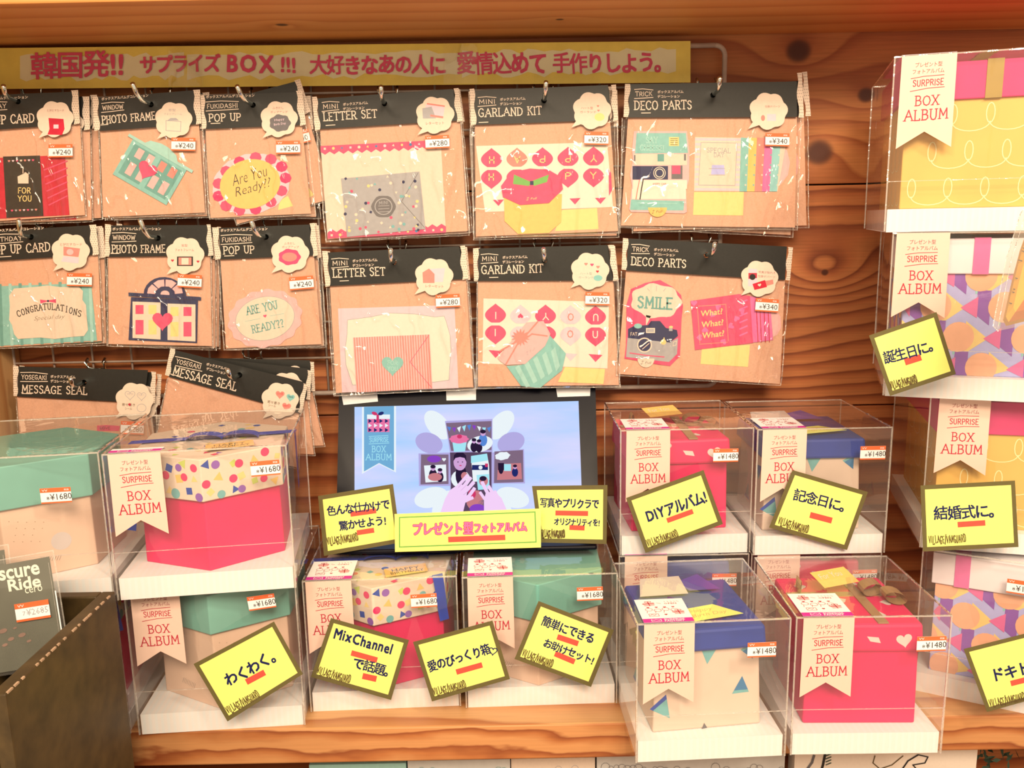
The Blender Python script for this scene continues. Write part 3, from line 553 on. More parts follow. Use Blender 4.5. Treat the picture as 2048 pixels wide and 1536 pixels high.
def d5(b): jp(b, '仕掛けパーツ', 1530, 213, 5, 30); b.ell(1526, 236, 4, 6, 4.95, 'salmon'); b.rect(1534, 228, 1552, 242, 4.95, 'grey_pink')
p.bubble(1537, 222, d5, 37, -32, 30); p.sleeve([(1244,237),(1602,236),(1594,460),(1240,454)], 6); p.sticker(1531, 266, '8¥340', a=1)
p.behind('instant camera and SPECIAL DAY pack', [(14, 4, -2.6), (8, 8, 2.2)])

# ---- second row
p = Pack('pop up card pack with a teal CONGRATULATIONS card, left end of the second row', [(-72,466),(190,450),(196,509),(-66,525)], [(204,682),(-56,698)], (62,474), tip=(38,440), hooklabel='chrome hook at the left end of the second row')
p.title('BIRTHDAY', -20, 480, 64, 'POP UP CARD', -22, 501, 122, (-18, 462, 106), two=False, bh=17, ul=(-2, 514, 24))
p.lace([(178,450),(192,449),(198,509),(185,511)], 'R')
b = p.mb(); b.slab([(-48,574),(182,566),(194,681),(-44,694)], .6, 1.0, 'teal')
for i in range(12): b.line([(-40 + i * 20, 572 - i * .7), (-36 + i * 20, 692 - i)], 6, 1.05, 'teal_light' if i % 2 else 'teal_dark')
pl_ = [(28,577),(70,574),(95,571),(120,574),(158,574),(166,582),(165,600),(172,610),(174,640),(176,660),(168,672),(140,674),(110,678),(80,675),(36,678),(28,668),(24,650),(18,640),(20,610),(18,592)]
b.poly(pl_, 1.5, 'cream'); b.poly([(80,599),(94,601),(112,598),(112,606),(95,603),(81,607)], 1.6, 'rose'); b.ell(96, 602, 2.2, 2.2, 1.65, 'navy')
for i, ch in enumerate('CONGRATULATIONS'): t = i / 14; b.ltr(ch, 34 + 122 * t, 628 - 14 * math.sin(math.pi * t) - 1.5 * t, 12, 6.5, 1.6, 'ink_black', -16 + 26 * t, .13)
b.txt('Special day', 68, 638, 11, 62, 1.6, 'ink_brown', -4, -.02, 2, .4); p.done(b, 'greeting_card')
def d6(b): jp(b, 'とびだすカード', 120, 489, 6, 44); b.poly([(127,493),(160,497),(157,514),(127,511)], 4.95, 'salmon'); b.poly([(127,512),(158,515),(157,527),(122,523)], 4.97, 'grey_pink'); b.ell(140, 504, 7, 6, 5, 'blush')
p.bubble(141, 504, d6, 37, -26, 32); p.sleeve([(-66,526),(198,510),(208,686),(-58,700)], 7); p.sticker(134, 546, '8¥240', w=50, a=1)
p.behind('teal CONGRATULATIONS card pack', [(8, 3, 1.4), (2, 2, .4)])

p = Pack('window photo frame pack with a navy arched window and red heart, second row', [(220,451),(414,450),(420,511),(216,514)], [(424,692),(217,688)], (316,476), tip=(280,440), hooklabel='chrome hook above the navy arched window pack')
p.title('WINDOW', 226, 475, 44, 'PHOTO FRAME', 224, 498, 106, (225, 458, 97), two=False, ul=(222, 507, 16))
p.lace([(210,448),(221,449),(218,513),(210,513)], 'L'); p.lace([(413,449),(421,449),(427,511),(416,512)], 'R')
b = p.mb(); b.slab([(262,594),(396,601),(394,686),(257,680)], .6, 1.6, 'navy'); b.slab([(257,585),(402,594),(402,601),(257,592)], 1.6, 2.0, 'navy')
b.slab([(330 + 43 * math.cos(R(180 + q * 15)), 592 + 38 * math.sin(R(180 + q * 15)) + .06 * (43 * math.cos(R(180 + q * 15)))) for q in range(13)], .6, 1.5, 'navy')
for q in range(4): a0, a1 = R(186 + q * 43), R(186 + q * 43 + 38); b.poly([(330 + r_ * math.cos(t), 590 + r_ * .86 * math.sin(t)) for r_, t in ((36, a0), (37, (a0 + a1) / 2), (36, a1), (20, a1), (21, (a0 + a1) / 2), (20, a0))], 1.7, 'blush')
b.ell(330, 588, 9, 7, 1.7, 'blush')
for x0, y0 in ((265, 603), (335, 607)):
    b.poly([(x0, y0), (x0 + 56, y0 + 2), (x0 + 56, y0 + 76), (x0, y0 + 73)], 1.75, 'cream')
    for ix, (cx, cc) in enumerate(((x0 + 6, 'rose' if x0 < 300 else 'pale_yellow'), (x0 + 32, 'pale_yellow' if x0 < 300 else 'rose'))): b.rect(cx, y0 + 7, cx + 16, y0 + 25, 1.85, cc); b.rect(cx, y0 + 37, cx + 16, y0 + 66, 1.85, cc)
p.done(b, 'paper_window'); b = p.mb(); b.slab(b.hpts(325, 641, 41, 1), 2.1, 2.4, 'rose'); p.done(b, 'paper_heart')
def d7(b): jp(b, '窓型', 363, 491, 5, 12); jp(b, 'フォトフレーム', 350, 500, 5, 38); b.rect(354, 513, 386, 532, 4.95, 'ink_black'); b.rect(357, 515, 383, 530, 4.98, 'salmon'); b.rect(363, 516, 377, 529, 5.0, 'cream'); b.heart(345, 521, 6, 4.95, 'print_red'); b.heart(396, 523, 6, 4.95, 'print_red')
p.bubble(370, 511, d7, 37, -28, 32); p.sleeve([(214,516),(422,513),(426,696),(214,692)], 8); p.sticker(356, 548, '8¥240', a=3)
p.behind('navy arched window pack', [(6, 4, 1.0), (12, 2, 1.6)])

p = Pack('fukidashi pop up pack with a pale pink scalloped ARE YOU READY card, second row', [(438,456),(618,449),(628,511),(441,519)], [(643,688),(452,697)], (532,474), tip=(502,442), hooklabel='chrome hook above the pale pink scalloped oval pack')
p.title('FUKIDASHI', 444, 480, 58, 'POP UP', 447, 501, 61, (441, 461, 94), two=False, ul=(449, 512, 19))
p.lace([(424,455),(435,455),(441,518),(431,520)], 'L'); p.lace([(619,447),(629,446),(636,511),(626,513)], 'R')
b = p.mb(); b.slab(b.epts(530, 637, 74, 57, -12, 72, .035, 14), .6, 1.2, 'blush'); b.ell(530, 637, 60, 44, 1.3, 'grey', -12, 36); b.ell(530, 637, 59, 43, 1.4, 'cream', -12, 36)
b.ltr('ARE YOU', 493, 622, 16, 62, 1.5, 'teal_dark', -12, .13); b.ltr('READY??', 504, 659, 15, 64, 1.5, 'teal_dark', -12, .13); b.heart(530, 632, 7, 1.5, 'rose', -12); b.line([(490,643),(520,637)], .8, 1.5, 'teal'); b.line([(540,632),(568,627)], .8, 1.5, 'teal'); p.done(b, 'oval_card')
def d8(b): jp(b, 'ふきだし', 568, 487, 5, 22); jp(b, 'ポップアップ', 564, 494, 5, 34); b.ell(579, 514, 22, 16, 4.95, 'rose', 0, 30, .06, 7); b.ell(579, 514, 15, 9, 5, 'salmon', 0, 20)
p.bubble(580, 508, d8, 37, -28, 32); p.sleeve([(436,521),(636,512),(648,692),(448,700)], 9); p.sticker(578, 555, '8¥240', a=-5)
p.behind('pale pink scalloped oval pack', [(5, 3, .8), (0, 1, -.5)])

p = Pack('mini letter set pack with a pink striped envelope and mint FOR YOU heart, second row', [(655,505),(918,493),(932,558),(660,572)], [(946,774),(672,786)], (788,524), tip=(781,499), hooklabel='chrome hook above the pink striped envelope pack')
p.title('MINI', 665, 527, 30, 'LETTER SET', 666, 547, 104, (705, 522, 50), bh=16, ul=(680, 562, 17))
p.lace([(644,502),(654,502),(660,572),(651,574)], 'L'); p.lace([(920,492),(930,491),(937,557),(925,560)], 'R')
b = p.mb(); b.slab([(676,617),(909,610),(917,776),(684,785)], .6, .8, 'grey_pink')
q = [(695,640),(740,634),(780,626),(830,628),(870,634),(888,632),(892,642),(900,670),(902,700),(899,740),(898,760),(870,764),(705,770),(702,760),(692,730),(690,700),(694,670)]
b.poly(q, .9, 'card_white'); b.line(q, .9, .95, 'grey', True); p.done(b, 'letter_paper')
b = p.mb(); b.slab([(706,675),(859,669),(865,777),(713,785)], 1.0, 1.6, 'blush')
for i in range(30): t = (i + .5) / 30; b.line([(706 + 153 * t, 675 - 6 * t + 1), (713 + 152 * t, 784 - 8 * t)], 2.1, 1.65, 'salmon')
b.line([(858,670),(820,724),(863,775)], 1.0, 1.75, 'rose'); p.done(b, 'envelope'); b = p.mb(); b.slab(b.hpts(785, 730, 44), 1.85, 2.1, 'teal'); b.ltr('FOR', 775, 725, 8, 20, 2.15, 'teal_light', 3, .14); b.ltr('YOU', 775, 737, 8, 20, 2.15, 'teal_light', 3, .14); p.done(b, 'heart_seal')
def d9(b): b.poly([(845,545),(858,537),(869,548),(869,566),(846,566)], 4.95, 'salmon'); b.poly([(858,538),(890,536),(886,564),(869,564),(869,548)], 4.94, 'grey_pink'); jp(b, 'レターセット', 851, 572, 6, 36, 'print_brown', 2)
p.bubble(868, 553, d9, 37, -30, 30); p.sleeve([(653,576),(934,560),(950,778),(668,792)], 10, 2.2); p.sticker(871, 590, '8¥280', a=-3)
p.behind('pink striped envelope pack', [(3, 2, .5)])

p = Pack('mini garland kit pack with a teal striped gift-box cut-out, second row', [(957,497),(1214,490),(1226,561),(956,562)], [(1238,770),(956,773)], (1089,520), tip=(1087,498), hooklabel='chrome hook above the teal gift-box garland pack')
p.title('MINI', 964, 518, 30, 'GARLAND KIT', 963, 540, 123, (1005, 515, 50), bh=16, ul=(979, 555, 17))
p.lace([(946,497),(956,496),(956,561),(948,562)], 'L'); p.lace([(1218,490),(1228,490),(1236,560),(1226,562)], 'R')
b = p.mb(); b.slab([(967,597),(1218,604),(1215,737),(965,727)], .6, .8, 'card_white')
for i, ch in enumerate('I YOU'):
    x = 991 + 50 * i; c1 = 'grey_pink' if i in (1, 3) else 'rose'
    if i == 1: leafpair(b, x, 650, c1, c1, ' '); b.heart(x, 632, 11, 1.1, 'rose', 180)
    else: leafpair(b, x, 648 + i, c1, c1, ch, 'salmon' if i == 3 else 'card_white')
    b.poly([(x - 14, 700 + i * 2), (x + 14, 702 + i * 2), (x, 716 + i * 2)], 1.0, c1) if i != 2 else None
p.done(b, 'garland_sheet')
b = p.mb(); b.slab([(1013,732),(1043,730),(1099,670),(1132,707),(1124,741),(1080,776),(1042,772)], 1.2, 1.6, 'teal')
for i in range(5): b.poly([(1030 + i * 18, 735 - i * 8), (1038 + i * 18, 730 - i * 9), (1060 + i * 15, 772 - i * 10), (1052 + i * 15, 775 - i * 8)], 1.65, 'teal_light')
b.slab([(995,716),(1053,645),(1087,642),(1101,668),(1090,692),(1050,728),(1012,730),(1000,722)], 1.7, 2.2, 'blush'); b.line([(1000,702),(1048,675),(1075,644)], 3.2, 2.3, 'salmon'); b.line([(1012,728),(1034,690),(1064,668),(1094,672)], 3, 2.3, 'salmon')
b.poly([(1041 + (19 if i % 2 else 11) * math.cos(R(i * 12.86)), 675 + (18 if i % 2 else 10) * math.sin(R(i * 12.86))) for i in range(28)], 2.4, 'salmon'); b.txt('↕ Pull', 1052, 708, 8, 22, 2.3, 'grey', -32, 0, 1, .3); p.done(b, 'paper_gift_box')
b = p.mb(); b.slab([(1130,734),(1210,738),(1207,768),(1116,764)], .84, 1.1, 'pale_yellow'); p.done(b, 'memo_sheet')
def d10(b): jp(b, 'ハート型', 1160, 547, 5, 24, 'teal_dark'); jp(b, 'ガーランド', 1157, 555, 5, 30, 'teal_dark'); b.ell(1196, 556, 9, 6, 5, 'teal'); [b.heart(1172 + 12 * q, 528 + q * q * 1.5, 7, 4.95, 'rose' if q % 2 else 'salmon') for q in range(3)]; b.heart(1195, 543, 6, 4.95, 'print_red')
p.bubble(1180, 542, d10, 37, -30, 28); p.sleeve([(954,563),(1236,562),(1240,774),(952,777)], 11); p.sticker(1171, 584, '8¥320', a=1)
p.behind('teal gift-box garland pack', [(3, 1, .4), (0, 2, -.5)])

p = Pack('trick deco parts pack with a pink SMILE camera card, second row', [(1257,477),(1574,493),(1570,560),(1252,541)], [(1560,768),(1235,748)], (1413,510), tip=(1430,487), hooklabel='chrome hook at the right end of the second row')
p.title('TRICK', 1265, 498, 32, 'DECO PARTS', 1263, 522, 109, (1308, 499, 49), bh=16, ul=(1262, 529, 18))
p.lace([(1246,476),(1256,477),(1252,540),(1243,539)], 'L'); p.lace([(1576,494),(1586,495),(1580,561),(1571,560)], 'R')
b = p.mb(); b.slab([(1262,578),(1290,566),(1320,560),(1345,574),(1362,590),(1366,612),(1363,640),(1360,712),(1340,732),(1316,729),(1249,717),(1252,690),(1253,610)], .6, 1.4, 'rose')
b.ell(1312, 602, 50, 34, 1.5, 'cream', 4, 40, .06, 7); b.poly([(1292,630),(1302,632),(1292,652)], 1.5, 'cream'); b.ltr('SMILE', 1276, 604, 22, 68, 1.6, 'teal_dark', 3, .17)
for dx, dy in ((-14, -7), (0, -10), (14, -7)): b.line([(1313 + dx, 582), (1313 + dx * 1.3, 588 + dy * 1.6)], 1, 1.6, 'grey')
b.poly([(1256,658),(1268,652),(1296,650),(1302,642),(1320,642),(1332,656),(1354,660),(1356,672),(1340,685),(1256,676)], 1.6, 'navy'); b.poly([(1255,675),(1276,676),(1300,672),(1340,684),(1356,676),(1354,708),(1338,724),(1252,714)], 1.58, 'grey')
b.ell(1289, 690, 15, 15, 1.65, 'cream'); b.ell(1289, 690, 12.5, 12.5, 1.7, 'navy'); b.line([(1281,694),(1295,682)], 2, 1.75, 'cream'); b.line([(1285,698),(1298,687)], 1.6, 1.75, 'cream')
b.rect(1292, 656, 1310, 666, 1.7, 'cream'); b.rect(1294, 658, 1308, 664, 1.75, 'grey'); b.ell(1276, 652, 8, 5, 1.7, 'teal'); b.rect(1338, 654, 1345, 662, 1.7, 'grey'); b.ell(1342, 654, 4, 2.4, 1.75, 'soft_yellow'); b.ell(1327, 684, 5.5, 5.5, 1.7, 'soft_yellow'); b.line([(1328,676),(1329,684)], 2.2, 1.75, 'soft_yellow')
b.line([(1260,706),(1294,711),(1328,714)], 2.2, 1.7, 'rose'); b.ltr('FAT', 1261, 668, 6, 13, 1.7, 'cream', 0, .14, False); b.line([(1347,684),(1353,682),(1352,690),(1346,692)], 1.1, 1.7, 'cream', True); p.done(b, 'smile_card')
b = p.mb(); b.slab([(1275 + 17 + 17 * math.cos(R(q)), 717 + 18 * math.sin(R(q))) for q in range(0, 181, 15)], 1.6, 1.8, 'cream'); b.txt('↕ Pull', 1281, 725, 8, 22, 1.9, 'ink_black', 2, -.01, 1, .3); p.done(b, 'pull_tab')
b = p.mb(); b.slab([(1381,602),(1478,588),(1540,600),(1546,680),(1390,700)], 1.0, 1.5, 'hot_pink')
b.poly([(1381,602),(1478,588),(1500,592),(1506,686),(1390,700)], 1.55, 'rose')
for i in range(9): b.heart(1388 + (i * 37) % 100, 606 + (i * 23) % 84, 13, 1.6 + i * .004, 'hot_pink', i * 30)
def q3():
    for i in range(22):
        for (x, y) in ((i * 2.6, 0), (i * 2.6, 76)): b.rect(x, y, x + 1.2, y + 1.2, 1.7, 'soft_yellow')
    for i in range(28):
        for (x, y) in ((0, i * 2.7), (57, i * 2.7)): b.rect(x, y, x + 1.2, y + 1.2, 1.7, 'soft_yellow')
    for i in range(3): b.txt('What?', 7, 16 + i * 22, 12, 44, 1.7, 'soft_yellow', -3, .015, 2, .15)
b.seat(1394, 612, -4, q3)
for i in range(6): b.line([(1480, 606 + i * 13), (1494, 600 + i * 13)], 3, 1.7, 'hot_pink')
for x in (1512, 1519, 1527, 1535): b.line([(x, 598), (x + 4, 684)], 1.6, 1.6, 'red')
p.done(b, 'folding_card'); b = p.mb(); b.slab([(1540,614),(1552,616),(1561,634),(1562,656),(1554,670),(1546,674)], .7, .9, 'blush'); p.done(b, 'round_tab')
b = p.mb(); b.slab([(1404,694),(1500,690),(1496,734),(1401,728)], .6, .85, 'pale_yellow'); p.done(b, 'memo_sheet')
def d11(b): jp(b, '写真が貼れる', 1517, 544, 5, 34, 'print_brown', 3); jp(b, '仕掛けパーツ', 1516, 552, 5, 34, 'print_brown', 4); b.poly([(1497,537),(1514,538),(1515,574),(1496,572)], 4.95, 'grey_pink'); b.poly([(1497,546),(1514,546),(1514,556),(1497,558)], 4.97, 'print_red'); b.ell(1505, 554, 6, 6, 5.0, 'ink_black'); b.poly([(1505,568),(1530,560),(1534,574),(1509,580)], 5.0, 'red'); b.poly([(1530,562),(1546,559),(1547,568),(1533,572)], 4.98, 'salmon'); b.heart(1519, 570, 7, 5.02, 'cream', -10)
p.bubble(1519, 557, d11, 36, -28, 28); p.sleeve([(1243,542),(1578,563),(1562,771),(1233,751)], 12); p.sticker(1512, 596, '8¥340', w=46, a=4)

# ---- third row
p = Pack('message seal pack hanging level in the bottom row at the left', [(37,733),(296,740),(288,806),(34,793)], [(312,925),(42,925)], (168,765), d=1.045, tip=(141,757), hooklabel='chrome hook of the level message seal pack')
p.title('YOSEGAKI', 43, 754, 50, 'MESSAGE SEAL', 44, 778, 130, (101, 753, 50), bh=15, ul=(44, 787, 19))
p.lace([(26,731),(36,732),(34,792),(27,792)], 'L'); p.lace([(302,743),(312,744),(310,806),(303,806)], 'R')
b = p.mb(); b.slab([(194,851),(215,850),(240,852),(238,862),(194,862)], .6, .8, 'rose'); b.ltr('LOVE', 200, 856, 5, 20, .9, 'ink_black', 0, .14, False); p.done(b, 'seal_sheet')
def d12(b): b.line(b.hpts(260, 790, 20), .9, 4.95, 'grey', True); b.line(b.hpts(283, 792, 18), .9, 4.95, 'grey', True); b.line(b.epts(283, 816, 9, 8), .9, 4.95, 'grey', True); b.txt('WITH', 254, 788, 4, 12, 5, 'grey'); b.txt('FOR U', 277, 790, 4, 12, 5, 'grey'); jp(b, '寄せ書き', 244, 809, 6, 26, 'ink_brown', 2); jp(b, 'シール', 250, 817, 5, 14, 'ink_brown', 2); b.ell(259, 809, 2.6, 2.6, 5.05, 'print_red')
p.bubble(269, 802, d12, 37, -29, 28); p.sleeve([(32,796),(312,808),(316,928),(40,928)], 13); p.sticker(242, 842, '8¥280', w=46, a=2)
p.behind('level message seal pack', [(6, 4, 1.0)])
p = Pack('message seal pack hung tilted down to the right, beside the level one', [(350,700),(608,764),(598,826),(337,753)], [(596,935),(312,880)], (479,750), d=1.022, tip=(455,740), hooklabel='chrome hook of the tilted message seal pack')
p.title('YOSEGAKI', 353, 722, 50, 'MESSAGE SEAL', 347, 742, 130, (413, 728, 46), bh=17, ul=(341, 748, 19))
p.lace([(341,696),(350,698),(338,752),(330,750)], 'L'); p.lace([(607,767),(615,769),(604,826),(596,824)], 'R')
def d13(b): b.heart(560, 789, 18, 4.95, 'salmon', 5); b.heart(581, 795, 17, 4.95, 'teal', 10); b.heart(573, 813, 18, 4.95, 'salmon', 10); b.txt('LOVE', 555, 787, 4, 11, 5, 'red', 5); b.txt('THANK', 576, 793, 4, 11, 5, 'navy', 8); b.txt('HAPPY', 567, 811, 4, 12, 5, 'red', 8); jp(b, '寄せ書き', 535, 803, 6, 25, 'ink_brown', 10); jp(b, 'シール', 537, 810, 5, 15, 'ink_brown', 10)
p.bubble(560, 801, d13, 36, -26, 30); p.sleeve([(335,756),(600,830),(598,938),(310,884)], 14)
p2 = copy_tree(p.root); p2.location = p.o + Vector((.003, .008, .004)); p2.rotation_euler = (0, R(-8), 0); p2['label'] = 'message seal pack showing its top right corner behind the tilted one'; p2['group'] = 'craft packs hanging on the wire grid'
p2 = copy_tree(p.root); p2.location = p.o + Vector((.005, .016, .006)); p2.rotation_euler = (0, R(-13), 0); p2['label'] = 'rearmost message seal pack, hanging level behind the tilted one'; p2['group'] = 'craft packs hanging on the wire grid'

# ---------------------------------------------------------------- the yellow banner: three taped sheets
BP = VP(1.072); bq = lambda x: (96 - .0102 * x, 178 - .0094 * x)
ban = thing('paper_banner', 'long yellow paper banner with pink marker handwriting above the packs', 'banner', BP.map(690, 172))
rnd = random.Random(9)
texts = {0: [('韓国発!!', 62, 132, 52, 52), ('サプライズ', 280, 130, 36, 32)], 1: [('BOX', 452, 128, 44, 38), ('!!!', 560, 130, 38, 36), ('大好きなあの人に', 620, 132, 38, 34)], 2: [('愛情込めて', 914, 128, 44, 36), ('手作りしよう。', 1106, 128, 40, 34)]}
for i, (x0, x1) in enumerate(((-30, 372), (370, 922), (920, 1381))):
    b = MB(BP); l = .5 * i; b.slab([(x0, bq(x0)[0]), (x1, bq(x1)[0]), (x1, bq(x1)[1]), (x0, bq(x0)[1])], l, l + .25, 'banner_yellow')
    xa, xb = max(x0 + 4, 40), min(x1 - 4, 1352); n = 26; up, dn = [], []
    for q in range(n + 1): x = xa + (xb - xa) * q / n; up.append((x, bq(x)[0] + 17 + rnd.uniform(-5, 5))); dn.append((x, bq(x)[1] - 19 + rnd.uniform(-6, 6)))
    b.poly(up + dn[::-1], l + .32, 'banner_pale')
    for t, x, y, h, ad in texts[i]: b.hand(t, x, y, h, ad, 1.9, 'marker_pink', -.6, .045, 7 + i, .05)
    o = b.build('sheet', ban, ban.location)
for x in (371, 921):
    b = MB(BP); n = 6; k = []
    for j in range(n + 1):
        for q in range(5): b.v.append(b.P(x - 34 + q * 17, bq(x)[0] + 1 + j * 13.2, 2.9 + .5 * math.sin(q * 2.1 + j * 1.7)))
    for j in range(n):
        for q in range(4): k_ = j * 5 + q; b.f.append((k_, k_ + 1, k_ + 6, k_ + 5)); b.m.append('sleeve')
    b.build('clear_tape', ban, ban.location, smooth=True)

# ================================================================ gift boxes in clear cases
def ribbon_label(F1, F2, parent, x=6.0, w=47.0, drop=80.0, top=44.0, notch=15.0, name='ribbon_label'):
    """F1 = front face frame, F2 = top face frame whose y = 0 is the front edge and y grows to the back (negated)"""
    b = MB(F1); b.slab([(x, 0), (x + w, 0), (x + w + .5, drop), (x + w / 2, drop - notch), (x - .5, drop)], .3, .6, 'label_peach')
    def brand():
        b.txt('プレゼント型', x + 12, 8.5, 4.2, 23, .7, 'print_brown', 0, .01, 2); b.txt('フォトアルバム', x + 10, 14.5, 4.2, 27, .7, 'print_brown', 0, .01, 2)
        b.line([(x + 9, 20.5), (x + 20, 19), (x + 37, 18.6)], .6, .7, 'print_red'); b.line([(x + 9, 32), (x + 24, 29.8), (x + 38, 29.4)], .6, .7, 'print_red')
        b.ltr('SURPRISE', x + 11, 25, 5.5, 26, .7, 'print_red', -1, .13, False, .04)
        b.ltr('BOX', x + 14, 41, 8.6, 20, .7, 'print_red', -1, .11, True, .03); b.ltr('ALBUM', x + 5.5, 54, 9.4, 37, .7, 'print_red', -1, .11, True, .03)
    brand(); o = b.build(name, parent)
    t = MB(F2); t.slab([(x, 0), (x + w, 0), (x + w, -top), (x, -top)], .3, .6, 'tag_white'); t.rect(x, -7.5, x + w, .3, .7, 'magenta'); t.rect(x, -top - 5, x + w, -top, .45, 'tag_white')
    t.ltr('SURPRISE', x + 20, -5.0, 2.4, 19, .8, 'tag_white', 0, .2, False); t.ltr('FACTORY', x + 20, -2.0, 2.4, 18, .8, 'tag_white', 0, .2, False)
    t.line([(x + 8, -5.4), (x + 8, -1.6), (x + 17, -1.6), (x + 17, -5.4), (x + 15, -3.6), (x + 12.5, -5.4), (x + 10, -3.6)], .5, .8, 'tag_white', True)
    if top < 20: t.build('picture_flap', o); return
    def gift(cx, cy, k): t.poly([(cx - 5 * k, cy - 2 * k), (cx + 5 * k, cy - 3 * k), (cx + 5 * k, cy + 3 * k), (cx - 4 * k, cy + 4 * k)], .8, 'blush'); t.line([(cx - 5 * k, cy), (cx + 5 * k, cy - 1)], 1, .85, 'print_red'); t.line([(cx, cy - 3 * k), (cx + .6, cy + 3.6 * k)], 1, .85, 'print_red'); t.line(t.epts(cx - 1.5, cy - 4 * k, 1.6, 1), .5, .85, 'print_red', True); t.line(t.epts(cx + 1.5, cy - 4.2 * k, 1.6, 1), .5, .85, 'print_red', True)
    gift(x + 12, -top + 6, 1.1); t.txt('OPEN', x + 27, -top + 6, 3, 12, .8, 'print_red'); t.line([(x + 20, -top + 4), (x + 24, -top + 6)], .4, .8, 'print_red')
    for q in range(5): t.line([(x + 28 + q * 3, -top + 1), (x + 28.5 + q * 3.4, -top + 2.8)], .35, .8, 'print_red')
    for q in range(4): t.line(t.epts(x + 10 + q * 8, -top + 18 + (q % 2) * 2, 3.4, 3, 0, 12), .4, .8, 'print_red', True); t.heart(x + 10 + q * 8, -top + 13.5, 3, .8, 'print_red'); t.line([(x + 8 + q * 8, -top + 21), (x + 7 + q * 8, -top + 25)], .4, .8, 'print_red')
    gift(x + 37, -top + 25, 1.0); t.line([(x + 8, -top + 27), (x + 17, -top + 27), (x + 17, -top + 32), (x + 8, -top + 32)], .4, .8, 'print_red', True); t.line([(x + 9, -top + 30), (x + 11, -top + 28), (x + 13, -top + 30), (x + 15, -top + 28)], .5, .8, 'print_red'); t.heart(x + 24, -top + 29, 3, .8, 'print_red')
    t.build('picture_flap', o)
def price_tag(Fr, parent, x, y, price, a=0.0, pre=5, wd=19):
    b = MB(Fr)
    def go():
        b.slab([(0, 0), (27, 0), (27, 14.4), (0, 14.4)], .4, .6, 'tag_white'); b.rect(0, 0, 27, 4.3, .65, 'orange'); b.rect(0, 13.4, 27, 14.8, .65, 'orange')
        b.txt('VV', 1.6, 2.2, 2, 5, .7, 'tag_white'); b.txt('税抜', 21, 2.2, 1.8, 4.4, .7, 'tag_white')
        b.txt(price[0], pre, 9.8, 3.2, 2.6, .7, 'ink_black'); b.txt(price[1:], pre + 3.2, 8.9, 6.0, wd, .7, 'ink_black', -2, 0, 2)
    b.seat(x, y, a, go); b.build('price_sticker', parent)
def prism(b, foot, z0, z1, m, s0=1.0, s1=1.0, cx=0, cy=0, shift=(0, 0)):
    lo = [Vector((cx + (x - cx) * s0, cy + (y - cy) * s0, z0)) for x, y in foot]; hi = [Vector((cx + (x - cx) * s1 + shift[0], cy + (y - cy) * s1 + shift[1], z1)) for x, y in foot]; n = len(foot)
    b.face(hi, m); b.face(lo[::-1], m)
    for i in range(n): j = (i + 1) % n; b.face([lo[i], lo[j], hi[j], hi[i]], m)
    return [(lo[i], lo[(i + 1) % n], hi[(i + 1) % n], hi[i]) for i in range(n)]
def side_frame(q):
    lo0, lo1, hi1, hi0 = q; U = (hi1 - hi0).normalized(); N = U.cross(Vector((0, 0, 1))).normalized(); V = (lo0 - hi0); V = (V - U * V.dot(U)).normalized(); N = U.cross(-V).normalized(); return Frame(hi0, U, V, N), (hi1 - hi0).length * 1000, (lo0 - hi0).length * 1000
